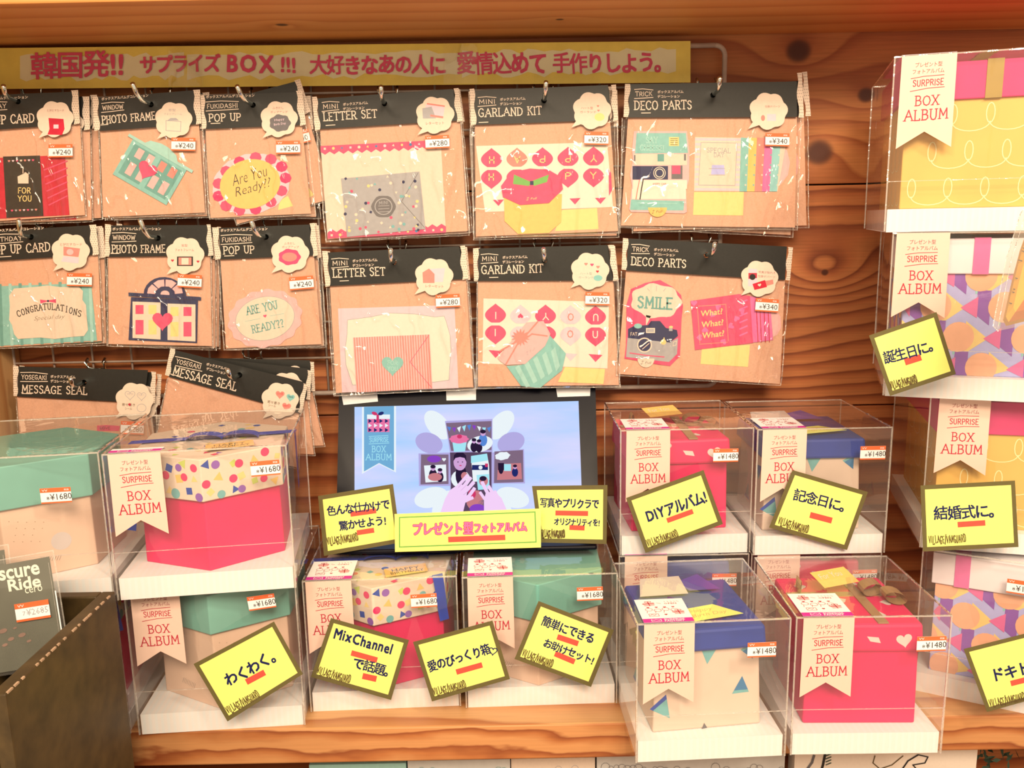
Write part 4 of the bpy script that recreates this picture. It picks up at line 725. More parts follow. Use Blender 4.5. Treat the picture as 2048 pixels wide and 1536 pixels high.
def case(label, x0y0, x1y1, z, W, Dp, H, kind, tagpos=None, price='8¥1680', lab=True, labx=6.0, drop=80.0, rot=0.0, bx=0.0, group='boxed gift albums in clear cases', twist=0.0, film_seed=0, yaw=None, tagw=19, tagpre=5, extra=None, flap=44.0):
    """x0y0 / x1y1: front bottom corners in the photo, standing at height z"""
    A, B = onlevel(*x0y0, z), onlevel(*x1y1, z); mid = (A + B) / 2; yw = math.atan2(B.y - A.y, B.x - A.x) if yaw is None else yaw
    root = thing('gift_box_pack', label, 'gift box', (0, 0, 0), group, yw); root.location = mid + Vector((-math.sin(yw), math.cos(yw), 0)) * (Dp / 2)
    hw, hd = W / 2, Dp / 2
    # clear cover: five panels of slightly uneven film, creases along its edges
    b = MB(); rnd = random.Random(film_seed + 3); n = 6
    def panel(p00, p10, p11, p01, nrm, amp):
        k = len(b.v); ph = rnd.uniform(0, 6)
        for j in range(n + 1):
            for i in range(n + 1):
                u, v = i / n, j / n; p = (Vector(p00) * (1 - u) + Vector(p10) * u) * (1 - v) + (Vector(p01) * (1 - u) + Vector(p11) * u) * v; e = 16 * u * (1 - u) * v * (1 - v); b.v.append(p + Vector(nrm) * amp * e * (math.sin(4 * u + ph) * .6 + math.sin(5 * v + 2 * ph) * .5))
        for j in range(n):
            for i in range(n): q = k + j * (n + 1) + i; b.f.append((q, q + 1, q + n + 2, q + n + 1)); b.m.append('case_film')
    z0 = .001
    panel((-hw, -hd, z0), (hw, -hd, z0), (hw, -hd, H), (-hw, -hd, H), (0, 1, 0), .0006); panel((-hw, -hd, H), (hw, -hd, H), (hw, hd, H), (-hw, hd, H), (0, 0, -1), .0007)
    panel((hw, -hd, z0), (hw, hd, z0), (hw, hd, H), (hw, -hd, H), (-1, 0, 0), .0012); panel((-hw, hd, z0), (-hw, -hd, z0), (-hw, -hd, H), (-hw, hd, H), (1, 0, 0), .0012); panel((hw, hd, z0), (-hw, hd, z0), (-hw, hd, H), (hw, hd, H), (0, -1, 0), .001)
    cover = b.build('clear_cover', root, smooth=True)
    b = MB(); e = .0007
    for sx in (-1, 1):
        for sy in (-1, 1): b.box((sx * hw - e, sy * hd - e, z0), (sx * hw + e, sy * hd + e, H), 'case_edge')
    for sy in (-1, 1): b.box((-hw, sy * hd - e, H - e), (hw, sy * hd + e, H + e), 'case_edge')
    for sx in (-1, 1): b.box((sx * hw - e, -hd, H - e), (sx * hw + e, hd, H + e), 'case_edge')
    b.box((-hw, -hd - e * .6, .048), (hw, -hd + e * .4, .0486), 'case_edge'); b.build('folded_edges', cover)
    # white tray
    b = MB(); th = .022; m_ = .0018; b.box((-hw + m_, -hd + m_, 0), (hw - m_, hd - m_, th), 'tray'); fr_ = Frame((-hw + m_, -hd + m_, th), (1, 0, 0), (0, 0, -1), (0, -1, 0)); b.pl = fr_; n_ = int(W * 1000 / 6)
    for i in range(n_): b.rect(2 + i * 6, .3, 4.6 + i * 6, th * 1000 - .3, .06, 'tray_line')
    b.pl = Frame((-hw + m_, -hd + m_, th), (1, 0, 0), (0, 1, 0), (0, 0, 1))
    for i in range(n_): b.rect(2 + i * 6, .3, 4.6 + i * 6, Dp * 1000 - 5, .06, 'tray_line')
    b.build('tray', root)
    F1 = Frame((-hw, -hd - .0009, H), (1, 0, 0), (0, 0, -1), (0, -1, 0)); F2 = Frame((-hw, -hd, H + .0008), (1, 0, 0), (0, -1, 0), (0, 0, 1))
    if lab: ribbon_label(F1, F2, root, labx, drop=drop, top=flap)
    if tagpos: price_tag(F1, root, tagpos[0], tagpos[1], price, tagpos[2] if len(tagpos) > 2 else 0, tagpre, tagw)
    rnd = random.Random(11)
    Rm = lambda a, pts: [(x * math.cos(a) - y * math.sin(a) + bx, x * math.sin(a) + y * math.cos(a)) for x, y in pts]
    if kind in ('hexpink', 'hexkraft'):
        r_ = min(hd, hw) * .96; r_ = .079; foot = Rm(R(rot), [(r_ * math.cos(R(-90 + 60 * i)), r_ * math.sin(R(-90 + 60 * i))) for i in range(6)]); zt = H - .010; zl = H - .052
        body = 'box_pink' if kind == 'hexpink' else 'box_kraft'; lidm = 'cream' if kind == 'hexpink' else 'lid_teal'
        b = MB(); sd = prism(b, foot, th, zl + .01, body, .985, .97, bx, 0)
        if kind == 'hexkraft':
            for k in (5, 0):
                b.pl, w_, h_ = side_frame(sd[k]); 
                if k == 0: b.ell(w_ * .62, h_ * .62, 9, 9, .15, 'faded'); 
                for q in range(16): x, y = 6 + (q * 5.3) % 30, 22 + (q * 7.7) % 26; b.rect(x, y, x + .6, y + .5, .2, 'ink_brown')
                for q in range(9): b.line([(w_ * .35 + q * 2.1, h_ * .82 + q * .3), (w_ * .35 + q * 2.1 + 2.4, h_ * .76 + q * .3)], .3, .2, 'grey_dark')
        box_ = b.build('gift_box', root, bevel=.0012)
        b = MB(); sd = prism(b, foot, zl, zt, lidm, 1.03, 1.03, bx, 0)
        if kind == 'hexpink':
            cols = ['pink', 'soft_yellow', 'mint', 'blue', 'purple', 'lime', 'pink', 'yellow']
            for k in (5, 0, 1, 4):
                b.pl, w_, h_ = side_frame(sd[k]); i = 0
                for gx in range(7):
                    for gy in range(3): i += 1; x = (gx + .5 + rnd.uniform(-.3, .3)) * w_ / 7; y = (gy + .5 + rnd.uniform(-.3, .3)) * h_ / 3; rr_ = rnd.uniform(3.8, 5.6); b.ell(max(rr_, min(w_ - rr_, x)), max(rr_, min(h_ - rr_, y)), rr_, rr_, .12 + .004 * i, cols[(i * 3 + k) % 8], rnd.uniform(0, 90), (16, 3, 16, 4)[(i + k) % 4])
            b.pl = Frame((bx, 0, zt), (1, 0, 0), (0, -1, 0), (0, 0, 1))
            for i in range(46): t, q = rnd.uniform(0, 6.28), 66 * math.sqrt(rnd.random()); b.ell(q * math.cos(t), q * math.sin(t), 4, 4, .12 + .004 * i, cols[i % 8], 0, (14, 3, 4)[i % 3])
        lid = b.build('lid', box_, bevel=.001)
        if kind == 'hexpink':
            b = MB(); pts = [(bx - .079, -.006, zt - .03), (bx - .083, -.004, .07), (bx - .078, -.004, .055)]
            for (xa, dx) in ((bx - .082, 0), ):
                b.face([(xa, -.018, zt - .004), (xa, -.004, zt - .004), (xa - .001, -.007, .060), (xa - .001, -.019, .064)], 'ribbon_blue')
            b.face([(bx - .082, -.012, zt + .0015), (bx + .082, .004, zt + .0015), (bx + .082, .018, zt + .0015), (bx - .082, .002, zt + .0015)], 'ribbon_blue')
            b.face([(bx + .0805, .004, zt + .001), (bx + .0805, .018, zt + .001), (bx + .081, .016, .078), (bx + .081, .006, .074)], 'ribbon_blue')
            for sgn in (-1, 1):
                for q in range(8): t0, t1 = q / 8 * math.pi, (q + 1) / 8 * math.pi; c0, c1 = (.018 * sgn * (1 - math.cos(t0)), .0055 * math.sin(t0)), (.018 * sgn * (1 - math.cos(t1)), .0055 * math.sin(t1)); b.face([(bx + .01 + c0[0], -.012, zt + .0018 + c0[1]), (bx + .01 + c1[0], -.012, zt + .0018 + c1[1]), (bx + .01 + c1[0], .004, zt + .0018 + c1[1]), (bx + .01 + c0[0], .004, zt + .0018 + c0[1])], 'ribbon_blue')
            b.pl, w_, h_ = side_frame(sd[0]); prof = [(-1, .6), (4, 2.2), (14, 3.2), (26, 2.6), (40, 1.8), (52, 3.4)]
            for (ya, la), (yb_, lb) in zip(prof[:-1], prof[1:]): b.face([b.P(w_ - 15 + ya * .12, ya, la), b.P(w_ - 3 + ya * .10, ya, la * .6), b.P(w_ - 3 + yb_ * .10, yb_, lb * .6), b.P(w_ - 15 + yb_ * .12, yb_, lb)], 'ribbon_blue')
            if labx == 5:
                del b.f[-5:], b.m[-5:]; b.pl, w_, h_ = side_frame(sd[5]); prof = [(-1, .6), (6, 2.4), (30, 3.0), (52, 1.5), (78, 5.0)]
                for (ya, la), (yb_, lb) in zip(prof[:-1], prof[1:]): b.face([b.P(-4 - ya * .12, ya, la), b.P(8 - ya * .10, ya, la), b.P(8 - yb_ * .10, yb_, lb), b.P(-4 - yb_ * .12, yb_, lb)], 'ribbon_blue')
            b.build('satin_ribbon', box_)
            b = MB(Frame((bx + .004, -.060, zt + .003), (.97, .2, 0), (.2, -.97, 0), (0, 0, 1))); b.slab([(0, 0), (46, -4), (46, -26), (0, -22)], 0, .4, 'yellow'); b.txt('HAPPY', 8, -15, 7, 30, .5, 'ink_brown', -3); b.txt('BIRTHDAY', 6, -7, 6, 36, .5, 'ink_brown', -3); b.build('gift_tag', box_)
    elif kind in ('sqpink', 'sqblue'):
        s_ = .053; a = R(rot); zt = H - .016; zl = H - (.044 if kind == 'sqpink' else .038); foot = Rm(a, [(-s_, -s_), (s_, -s_), (s_, s_), (-s_, s_)])
        b = MB(); sd = prism(b, foot, th, zl + .008, 'box_pink' if kind == 'sqpink' else 'box_cream', 1.02, .96 if kind == 'sqblue' else 1.0, bx, 0)
        if kind == 'sqblue':
            b.pl, w_, h_ = side_frame(sd[0])
            def tri(x, y, k, a_=0, m1='blue', m2='mint'): b.seat(x, y, a_, lambda: (b.poly([(0, -9 * k), (9 * k, 6 * k), (-7 * k, 9 * k)], .15, m2), b.poly([(0, -9 * k), (7.6 * k, 3.6 * k), (-5.6 * k, 5.6 * k)], .2, m1)))
            tri(84, 48, 1.05, 8, 'steel_blue'); tri(52, 14, 1.1, 190, 'mint', 'steel_blue'); tri(8, 66, 1.3, 150, 'mint', 'blue'); tri(w_ - 9, 14, .9, 160, 'steel_blue', 'mint'); tri(48, h_ - 3, .35, 0, 'grey_dark', 'grey_dark'); tri(10, 22, 1.0, 30, 'mint', 'blue')
            b.pl, w_, h_ = side_frame(sd[1]); tri(40, 30, 1.2, 20); tri(80, 70, 1.1, 120, 'mint', 'blue'); b.pl, w_, h_ = side_frame(sd[3]); tri(80, 26, 1.2, 60); tri(40, 64, 1.2, 10, 'mint', 'blue')
        box_ = b.build('gift_box', root, bevel=.002)
        b = MB(); sd = prism(b, foot, zl, zt, 'box_pink' if kind == 'sqpink' else 'lid_blue', 1.07, 1.04, bx, 0)
        if kind == 'sqpink':
            b.pl, w_, h_ = side_frame(sd[0]); b.heart(w_ * .84, h_ * .56, 15, .2, 'faded', -10); b.poly([(w_ * .52, h_ * .42), (w_ * .62, h_ * .46), (w_ * .64, h_ * .66), (w_ * .55, h_ * .6)], .2, 'faded'); b.heart(w_ * .36, h_ * .2, 10, .2, 'faded', 30)
            b.pl = Frame((bx, 0, zt), (math.cos(a), math.sin(a), 0), (math.sin(a), -math.cos(a), 0), (0, 0, 1))
            for i, (x, y) in enumerate(((-35, -30), (20, -38), (38, 8), (-30, 26), (22, 34), (-4, 2))): b.heart(x, y, 12, .2, 'faded', i * 50)
        b.build('lid', box_, bevel=.003)
        if kind == 'sqpink':
            b = MB()
            for cx_, cy_, r1, tw in ((bx + .03, .012, .012, .3), (bx + .045, -.008, .010, -.5), (bx - .04, .02, .010, 1.2)):
                k = len(b.v); n2 = 14
                for i in range(n2 + 1): t = math.pi * 2 * i / n2; x = r1 * math.cos(t); zz = zt + .0075 + .0062 * math.sin(t); b.v += [Vector((cx_ + x * math.cos(tw), cy_ - .008 + x * math.sin(tw), zz)), Vector((cx_ + x * math.cos(tw), cy_ + .008 + x * math.sin(tw), zz))]
                for i in range(n2): b.f.append((k + 2 * i, k + 2 * i + 2, k + 2 * i + 3, k + 2 * i + 1)); b.m.append('tan_ribbon')
            b.box((bx - .054, .006, zt), (bx + .055, .016, zt + .001), 'tan_ribbon'); b.box((bx + .012, -.054, zt), (bx + .022, .054, zt + .0012), 'tan_ribbon'); b.build('ribbon_bow', box_, smooth=False)
            b = MB(Frame((bx - .022, -.004, zt + .0145), (.96, .28, 0), (.28, -.96, -.16), (0, -.1, 1))); b.slab([(0, 0), (42, -2), (44, -30), (2, -28)], -.4, 0, 'yellow'); b.txt('For You', 6, -18, 9, 28, .15, 'cream', -5, 0, 2, .3); b.build('gift_tag', box_)
        else:
            b = MB(Frame((bx - .012, -.047, zt + .004), (.985, .17, 0), (.17, -.985, 0), (0, -.1, .99))); b.slab([(0, 0), (56, -4), (36, -30), (0, -26)], 0, .4, 'pop_yellow'); b.txt('Happy', 6, -19, 8, 26, .5, 'yellow', -4, 0, 2, .3); b.txt('Birth Day', 5, -9, 8, 38, .5, 'yellow', -4, 0, 2, .3); b.build('greeting_card', box_)
            b = MB(Frame((bx - .050, .010, zt + .005), (.95, .2, 0), (.2, -.95, -.1), (0, -.1, 1))); b.slab([(0, 0), (52, 6), (58, -30), (14, -34)], 0, .4, 'faded'); b.slab([(56, 0), (90, 4), (80, -30), (50, -20)], -.6, -.3, 'violet'); b.build('folded_sheets', box_)
    else:
        iw, idp = hw - .012, hd - .012; a = R(rot); zt = H - .006; zl = H - .040; foot = Rm(a, [(-iw, -idp), (iw, -idp), (iw, idp), (-iw, idp)])
        b = MB(); sd = prism(b, foot, th, zl + .008, 'box_yellow' if kind == 'rectyellow' else 'lilac', .985, .985, bx, 0)
        for sk in (0, 3):
            b.pl, w_, h_ = side_frame(sd[sk])
            if kind == 'rectyellow':
                for row in range(3):
                    for c_ in range(8):
                        cx_ = 10 + c_ * 32 + (16 if row % 2 else 0); cy_ = 14 + row * 34
                        if cx_ + 16 > w_: continue
                        loop = [(cx_ + 3.6 * math.sin(t), cy_ + 7 - 9 * math.cos(t)) for t in [i * .45 for i in range(15)]]; arc = [(cx_ + 16 - 16 * math.cos(t), cy_ + 15 + 8 * math.sin(t)) for t in [i * .31 for i in range(11)]]
                        b.line(loop, .9, .15, 'swirl'); b.line(arc, .9, .17, 'swirl') if cx_ + 32 < w_ and cy_ + 24 < h_ else None
            else:
                P_ = 34
                for row in range(-1, 4):
                    for c_ in range(-1, 9):
                        x = c_ * 60 + row * 22; y = 10 + row * 30
                        def sh(pts, m, l, w_=w_, h_=h_):
                            pts = [(min(w_ - .2, max(.2, px)), min(h_ - .2, max(.2, py))) for px, py in pts]
                            if max(p[0] for p in pts) - min(p[0] for p in pts) > .5 and max(p[1] for p in pts) - min(p[1] for p in pts) > .5: b.poly(pts, l, m)
                        li = .1 + .002 * (row * 9 + c_ + 12)
                        sh([(x + 4, y - 14), (x + 34, y), (x + 4, y + 18)], 'aqua', li, w_, h_); sh([(x + 14, y - 16), (x + 34, y + 1), (x + 14, y + 17)], 'soft_yellow', li + .05); sh([(x + 44, y - 16), (x + 56, y - 16), (x + 56, y + 18), (x + 44, y + 8)], 'purple', li + .1); sh([(x + 30, y + 1), (x + 45, y - 10), (x + 45, y + 11)], 'hot_pink', li + .15); sh(b.epts(x + 8, y, 14, 15, 0, 20), 'apricot', li + .2)
        box_ = b.build('gift_box', root, bevel=.001)
        lm = 'purple_pink' if kind == 'rectyellow' else 'box_white'; rm = 'olive_ribbon' if kind == 'rectyellow' else 'hot_pink'
        b = MB(); prism(b, foot, zl, zt, lm, 1.02, 1.02, bx, 0); b.build('lid', box_, bevel=.001)
        b = MB(); rx = (-.010 if kind == 'rectyellow' else .0) + bx + (extra or 0); k_ = [(rx - .007, -idp * 1.02 - .0008), (rx + .007, -idp * 1.02 - .0008), (rx + .007, idp), (rx - .007, idp)]; k_ = [(x * math.cos(a) - y * math.sin(a), x * math.sin(a) + y * math.cos(a)) for x, y in k_]
        prism(b, k_, zl - .0002, zt + .0008, rm, 1, 1); b.build('lid_ribbon', box_)
    return root
ZA = ZS
HC, HL, HR, HT = .148, .157, .142, .1625
# left stack
L3 = case('pink hexagonal gift box mostly hidden behind the dark crate, below the far-left one', (-70,1490), (246,1474), ZA, .168, .165, HL, 'hexpink', lab=False, yaw=R(6), film_seed=1)
L2 = case('kraft hexagonal gift box with teal lid, at the lower left behind the wakuwaku card', (281,1471), (609,1451), ZA, .166, .165, HL, 'hexkraft', (118,12,-6), rot=-3, flap=9, film_seed=2)
L0 = case('large kraft hexagonal gift box with teal lid, at the far left above the dark crate', (-128,1222), (206,1204), ZA + HL + .001, .170, .165, .146, 'hexkraft', (116,31,0), lab=False, rot=-4, bx=-.004, yaw=R(8), film_seed=3)
L1 = case('large pink hexagonal gift box with confetti lid, on top of the lower-left teal-lidded one', (241,1202), (588,1177), ZA + HL + .001, .166, .165, .145, 'hexpink', (132,14,-2), labx=5, flap=9, rot=2, film_seed=4)
# middle pair
C1 = case('pink hexagonal gift box with confetti lid and blue ribbon, middle of the bottom row', (622,1425), (922,1413), ZA, .158, .160, HC, 'hexpink', (110,18,-2), labx=3, rot=-6, film_seed=5)
C2 = case('kraft hexagonal gift box with plain teal lid, middle of the bottom row at the right', (932,1417), (1234,1407), ZA, .160, .160, HC, 'hexkraft', (118,14,-1), labx=5, rot=-2, film_seed=6)
# right cubes, two deep, two high
R3 = case('square gift box with blue lid and printed triangles, bottom row, overhanging the shelf edge', (1272,1527), (1569,1513), ZA, .143, .143, HR, 'sqblue', (103,22,0), '8¥1480', labx=6, rot=4, bx=-.003, film_seed=7)
R4 = case('bright pink square gift box with heart on its lid, bottom row, overhanging the shelf edge', (1585,1508), (1877,1511), ZA, .143, .143, HR, 'sqpink', (112,20,-1), '8¥1480', labx=6, rot=-1, film_seed=8, yaw=R(-.6))
zr = EYE.z - .509 + HR + .001
def backof(u0, v0, u1, v1):
    A, B = onlevel(u0, v0, zr), onlevel(u1, v1, zr); return A, B
R1 = case('bright pink square gift box with heart on its lid, upper one beside the screen', (1240,1113), (1498,1104), zr, .143, .143, HR, 'sqpink', (100,22,0), '8¥1480', labx=6, rot=3, bx=-.006, film_seed=9, yaw=R(.6))
R2 = case('square gift box with blue lid and printed triangles, upper one behind the kinenbi card', (1508,1110), (1767,1108), zr, .143, .143, HR, 'sqblue', (110,20,0), '8¥1480', labx=5, rot=0, bx=-.004, film_seed=10, yaw=0)
for src, lab, hidden in ((R1, 'blue-lidded square gift box standing behind the front one, below the upper pink one', 'sqblue'), (R2, 'pink square gift box behind the front pink one, under the upper blue-lidded one', 'sqpink')):
    # the pair that carries R1 and R2
    loc = src.location
    c = copy_tree(R3 if hidden == 'sqblue' else R4); c.location = (loc.x, max(loc.y, -.135), ZA); c.rotation_euler = (0, 0, 0); c['label'] = lab
# tall stack at the right edge
zt_ = ZA; tw = .24; A = onlevel(1800, 1416, ZA); tx = -.012
def tower(label, u, v, z, kind, yaw, **k):
    P = VP(.85).map(u, v); r = case(label, (900, 900), (1000, 900), z, tw, .20, HT, kind, yaw=yaw, **k); c, s = math.cos(yaw), math.sin(yaw); r.location = (P.x + c * tw / 2 - s * .10, P.y + s * tw / 2 + c * .10, z); return r
T4 = tower('long gift box with geometric print and white lid, lowest in the right-hand stack', 1826, 1372, ZA, 'recttri', R(-28), labx=-400, lab=False, tagpos=(78,18,0), price='8¥1880', extra=-.082, film_seed=11)
T3 = tower('yellow gift box with pink lid, third from the top in the right-hand stack', 1838, 1113, ZA + HT + .001, 'rectyellow', R(-15), labx=8, flap=9, film_seed=12, extra=.09)
T2 = tower('long geometric-print gift box with white lid, second from top in the right-hand stack', 1766, 793, ZA + 2 * (HT + .001), 'recttri', R(-20), flap=9, labx=3, drop=82, film_seed=13, extra=-.040)
T1 = tower('yellow gift box with pink lid and olive ribbon, top of the right-hand stack', 1768, 470, ZA + 3 * (HT + .001), 'rectyellow', R(-17), flap=9, labx=6, drop=84, film_seed=14, extra=-.022)

# ================================================================ the screen
zc = ZA + HC
TP = Plane((0, -.118, zc), (0, -math.cos(R(28)), math.sin(R(28))))
tv = thing('portable_screen', 'black-framed screen playing a how-to video, propped up in the middle', 'screen', (TP.map(935, 1050).x, -.122, zc))
vb = lambda u: min(range(900, 1200), key=lambda v: abs(TP.map(u, v, -14).z - zc - .008))
b = MB(TP); base = TP.map(935, 1040, 0).z; oc4 = [(678,783),(1191,776),(1197,vb(1197)),(673,vb(673))]; ic = [(709,814),(1157,802),(1165,1026),(709,1034)]
for i in range(4): j = (i + 1) % 4; b.face([b.P(*oc4[i], 0), b.P(*oc4[j], 0), b.P(*ic[j], 0), b.P(*ic[i], 0)], 'bezel'); b.face([b.P(*oc4[i], 0), b.P(*oc4[j], 0), b.P(*oc4[j], -14), b.P(*oc4[i], -14)], 'bezel_edge'); b.face([b.P(*ic[i], 0), b.P(*ic[j], 0), b.P(*ic[j], -1.6), b.P(*ic[i], -1.6)], 'bezel_edge')
b.face([b.P(*q, -14) for q in oc4], 'bezel_edge'); b.build('frame', tv, tv.location)
b = MB(TP); L0_ = -1.5; b.poly(ic, L0_, 'scr_bg'); E = lambda k: L0_ + .1 + k * .05
b.poly([(724,814),(792,812),(792,945),(758,928),(724,948)], E(0), 'scr_white'); b.poly([(728,814),(788,812),(788,941),(758,926),(728,943)], E(1), 'scr_teal')
b.rect(735, 836, 779, 864, E(2), 'scr_pink')
for i in range(4):
    for j in range(3): b.poly([(737 + i * 11, 838 + j * 9), (744 + i * 11, 842 + j * 9), (737 + i * 11, 846 + j * 9)], E(3), 'scr_navy' if j % 2 == 0 else 'scr_white')
b.rect(734, 829, 780, 838, E(4), 'scr_white'); b.rect(753, 829, 758, 846, E(5), 'scr_red'); b.ell(749, 827, 6, 3.4, E(5), 'scr_red', 20, 12); b.ell(762, 827, 6, 3.4, E(6), 'scr_navy', -20, 12)
b.line([(738,873),(776,871)], 1.2, E(2), 'scr_cyan'); b.ltr('SURPRISE', 739, 880, 9, 38, E(2), 'scr_cyan', -2, .12, False); b.line([(738,888),(778,886)], 1.2, E(2), 'scr_cyan')
b.ltr('BOX', 744, 898, 12, 27, E(2), 'scr_cyan', 0, .11); b.ltr('ALBUM', 732, 914, 12, 51, E(2), 'scr_cyan', 0, .11)
for i, (cx_, cy_, a_, m) in enumerate(((875,850,50,'scr_white'),(1002,850,-50,'scr_white'),(858,886,20,'scr_lilac'),(1022,885,-20,'scr_lilac'),(862,995,-15,'scr_white'),(1025,995,15,'scr_white'),(888,1012,-60,'scr_white'),(1000,1015,60,'scr_white'))): b.ell(cx_, cy_, 34 if m == 'scr_white' else 28, 20, E(1 + i * .3), m, a_, 28)
b.poly([(890,842),(985,838),(985,905),(1048,898),(1050,967),(985,967),(985,1026),(902,1030),(900,972),(838,972),(837,907),(900,905)], E(4), 'scr_lilac')
b.poly([(892,846),(983,842),(983,900),(902,902)], E(5), 'scr_tan'); b.poly([(842,909),(897,909),(897,968),(841,969)], E(5), 'scr_tan'); b.poly([(989,903),(1046,900),(1047,964),(988,966)], E(5), 'scr_tan'); b.poly([(900,905),(983,904),(983,1026),(903,1030)], E(5), 'scr_brown')
for i in range(9): b.poly([(894 + i * 10, 853 + 3 * math.sin(i)), (902 + i * 10, 852 + 3 * math.sin(i + 1)), (899 + i * 10, 863 + 2 * math.sin(i))], E(6), ('scr_blue','scr_purple','scr_white','scr_cyan')[i % 4])
b.poly([(904,880),(934,880),(930,903),(908,904)], E(6), 'scr_cyan'); b.ell(918, 878, 19, 9, E(7), 'scr_pink', 0, 18, .08, 8); b.ell(919, 873, 5, 4, E(8), 'scr_red')
def fig(x, y, k, m, hm='scr_dark'): b.ell(x, y + 15 * k, 9 * k, 13 * k, E(7), m, 0, 14); b.ell(x, y, 5.6 * k, 6.4 * k, E(8), 'scr_skin2', 0, 14); b.ell(x, y - 3 * k, 6 * k, 4.2 * k, E(9), hm, 0, 14)
b.ell(960, 888, 26, 16, E(6), 'scr_white', -12, 20); fig(966, 866, .95, 'scr_blue'); fig(948, 882, .8, 'scr_dark'); fig(958, 884, .75, 'scr_dark')
b.ell(868, 918, 14, 7, E(6), 'scr_purple'); b.heart(888, 919, 8, E(6), 'scr_white'); b.poly([(848,931),(892,929),(893,962),(851,965)], E(6), 'scr_white'); fig(866, 936, .9, 'scr_dark'); fig(880, 942, .8, 'scr_dark'); b.ell(870, 954, 14, 8, E(9), 'scr_orange')
b.ell(1005, 912, 15, 8, E(6), 'scr_white', -8, 20, .08, 7); b.poly([(996,928),(1042,926),(1044,958),(994,960)], E(6), 'scr_orange'); b.rect(1008, 928, 1022, 942, E(7), 'scr_cyan'); fig(1030, 934, .7, 'scr_navy'); b.ell(1002, 938, 5, 10, E(8), 'scr_dark'); b.rect(996, 926, 1008, 940, E(7), 'scr_dark')
b.ell(921, 958, 19, 18, E(6), 'scr_white', 0, 16); b.ell(922, 950, 11, 22, E(7), 'scr_dark', 0, 14); b.ell(920, 924, 13, 17, E(8), 'scr_skin2', 0, 18); b.poly([(907,922),(908,910),(914,905),(926,905),(932,911),(933,924),(929,916),(920,914),(911,916)], E(9), 'scr_dark'); b.ell(916, 924, 1.4, 1, E(10), 'scr_dark'); b.ell(925, 924, 1.4, 1, E(10), 'scr_dark'); b.ell(921, 931, 2.6, 1, E(10), 'scr_red'); b.ell(929, 952, 7, 8, E(10), 'scr_orange')
b.poly([(942,912),(974,907),(978,930),(979,960),(946,964)], E(6), 'scr_white'); b.poly([(942,912),(974,907),(976,921),(942,926)], E(7), 'scr_cyan'); b.rect(944, 930, 976, 940, E(7), 'scr_navy'); b.ell(961, 935, 4, 4, E(8), 'scr_white'); b.rect(970, 927, 976, 934, E(8), 'scr_red'); b.poly([(953,950),(978,948),(979,978),(956,980)], E(9), 'scr_cyan'); b.ell(967, 962, 9, 10, E(10), 'scr_orange'); b.ell(966, 957, 7, 5, E(11), 'scr_dark')
b.ell(950, 1000, 17, 20, E(7), 'scr_orange', 20, 16); b.ell(944, 988, 8, 9, E(8), 'scr_red', 0, 14); b.ell(968, 1012, 13, 14, E(7), 'scr_tan', 0, 14); b.ell(955, 1018, 16, 10, E(9), 'scr_purple')
def finger(pts, w, l):
    for i, (p, q) in enumerate(zip(pts[:-1], pts[1:])): b.line([p, q], w, l, 'scr_skin'); 
    b.ell(pts[-1][0], pts[-1][1], w * .52, w * .52, l + .03, 'scr_skin')
b.poly([(880,1028),(890,998),(900,980),(918,968),(936,972),(932,1000),(925,1029)], E(12), 'scr_skin')
for i, pts in enumerate((((906,985),(920,968),(934,952)), ((912,988),(928,972),(940,957)), ((918,994),(934,980),(946,966)), ((922,1002),(938,992),(948,978)), ((912,1005),(930,1002),(944,996)))): finger(pts, 7.5 - .5 * abs(i - 1.5), E(13 + i * .9))
for pts in (((917,975),(928,962)), ((922,981),(934,969)), ((927,990),(940,979))): b.line(pts, .7, E(19), 'scr_skin2')
b.poly([(968,1028),(968,1000),(972,984),(990,984),(1003,996),(1016,1026)], E(12), 'scr_skin')
for i, pts in enumerate((((980,995),(972,980),(965,966)), ((990,996),(984,984),(978,974)), ((998,1002),(994,992),(990,984)), ((978,1008),(968,996),(961,986)))): finger(pts, 7 - .4 * i, E(13 + i * .9))
b.build('display', tv, tv.location)
b = MB(); x0 = TP.map(690, 1060).x; x1 = TP.map(1180, 1056).x; b.box((x0, -.205, zc + .0018), (x1, -.112, zc + .007), 'bezel'); b.build('foot', tv, tv.location, bevel=.002)
for q, nm in (([(682,786),(754,783),(756,803),(687,810)], 0), ([(892,779),(952,776),(952,800),(893,801)], 1), ([(1112,776),(1181,775),(1180,792),(1115,794)], 2)):
    b = MB(TP); b.slab(q, .4, .6, 'tape'); c_ = TP.map(*q[0]); o = b.build('masking_tape', None, None)
    tag(o, ('white masking tape piece at the left of the top edge of the screen', 'white masking tape piece at the middle of the top edge of the screen', 'white masking tape piece at the right of the top edge of the screen')[nm], 'tape', 'tape pieces on the screen')

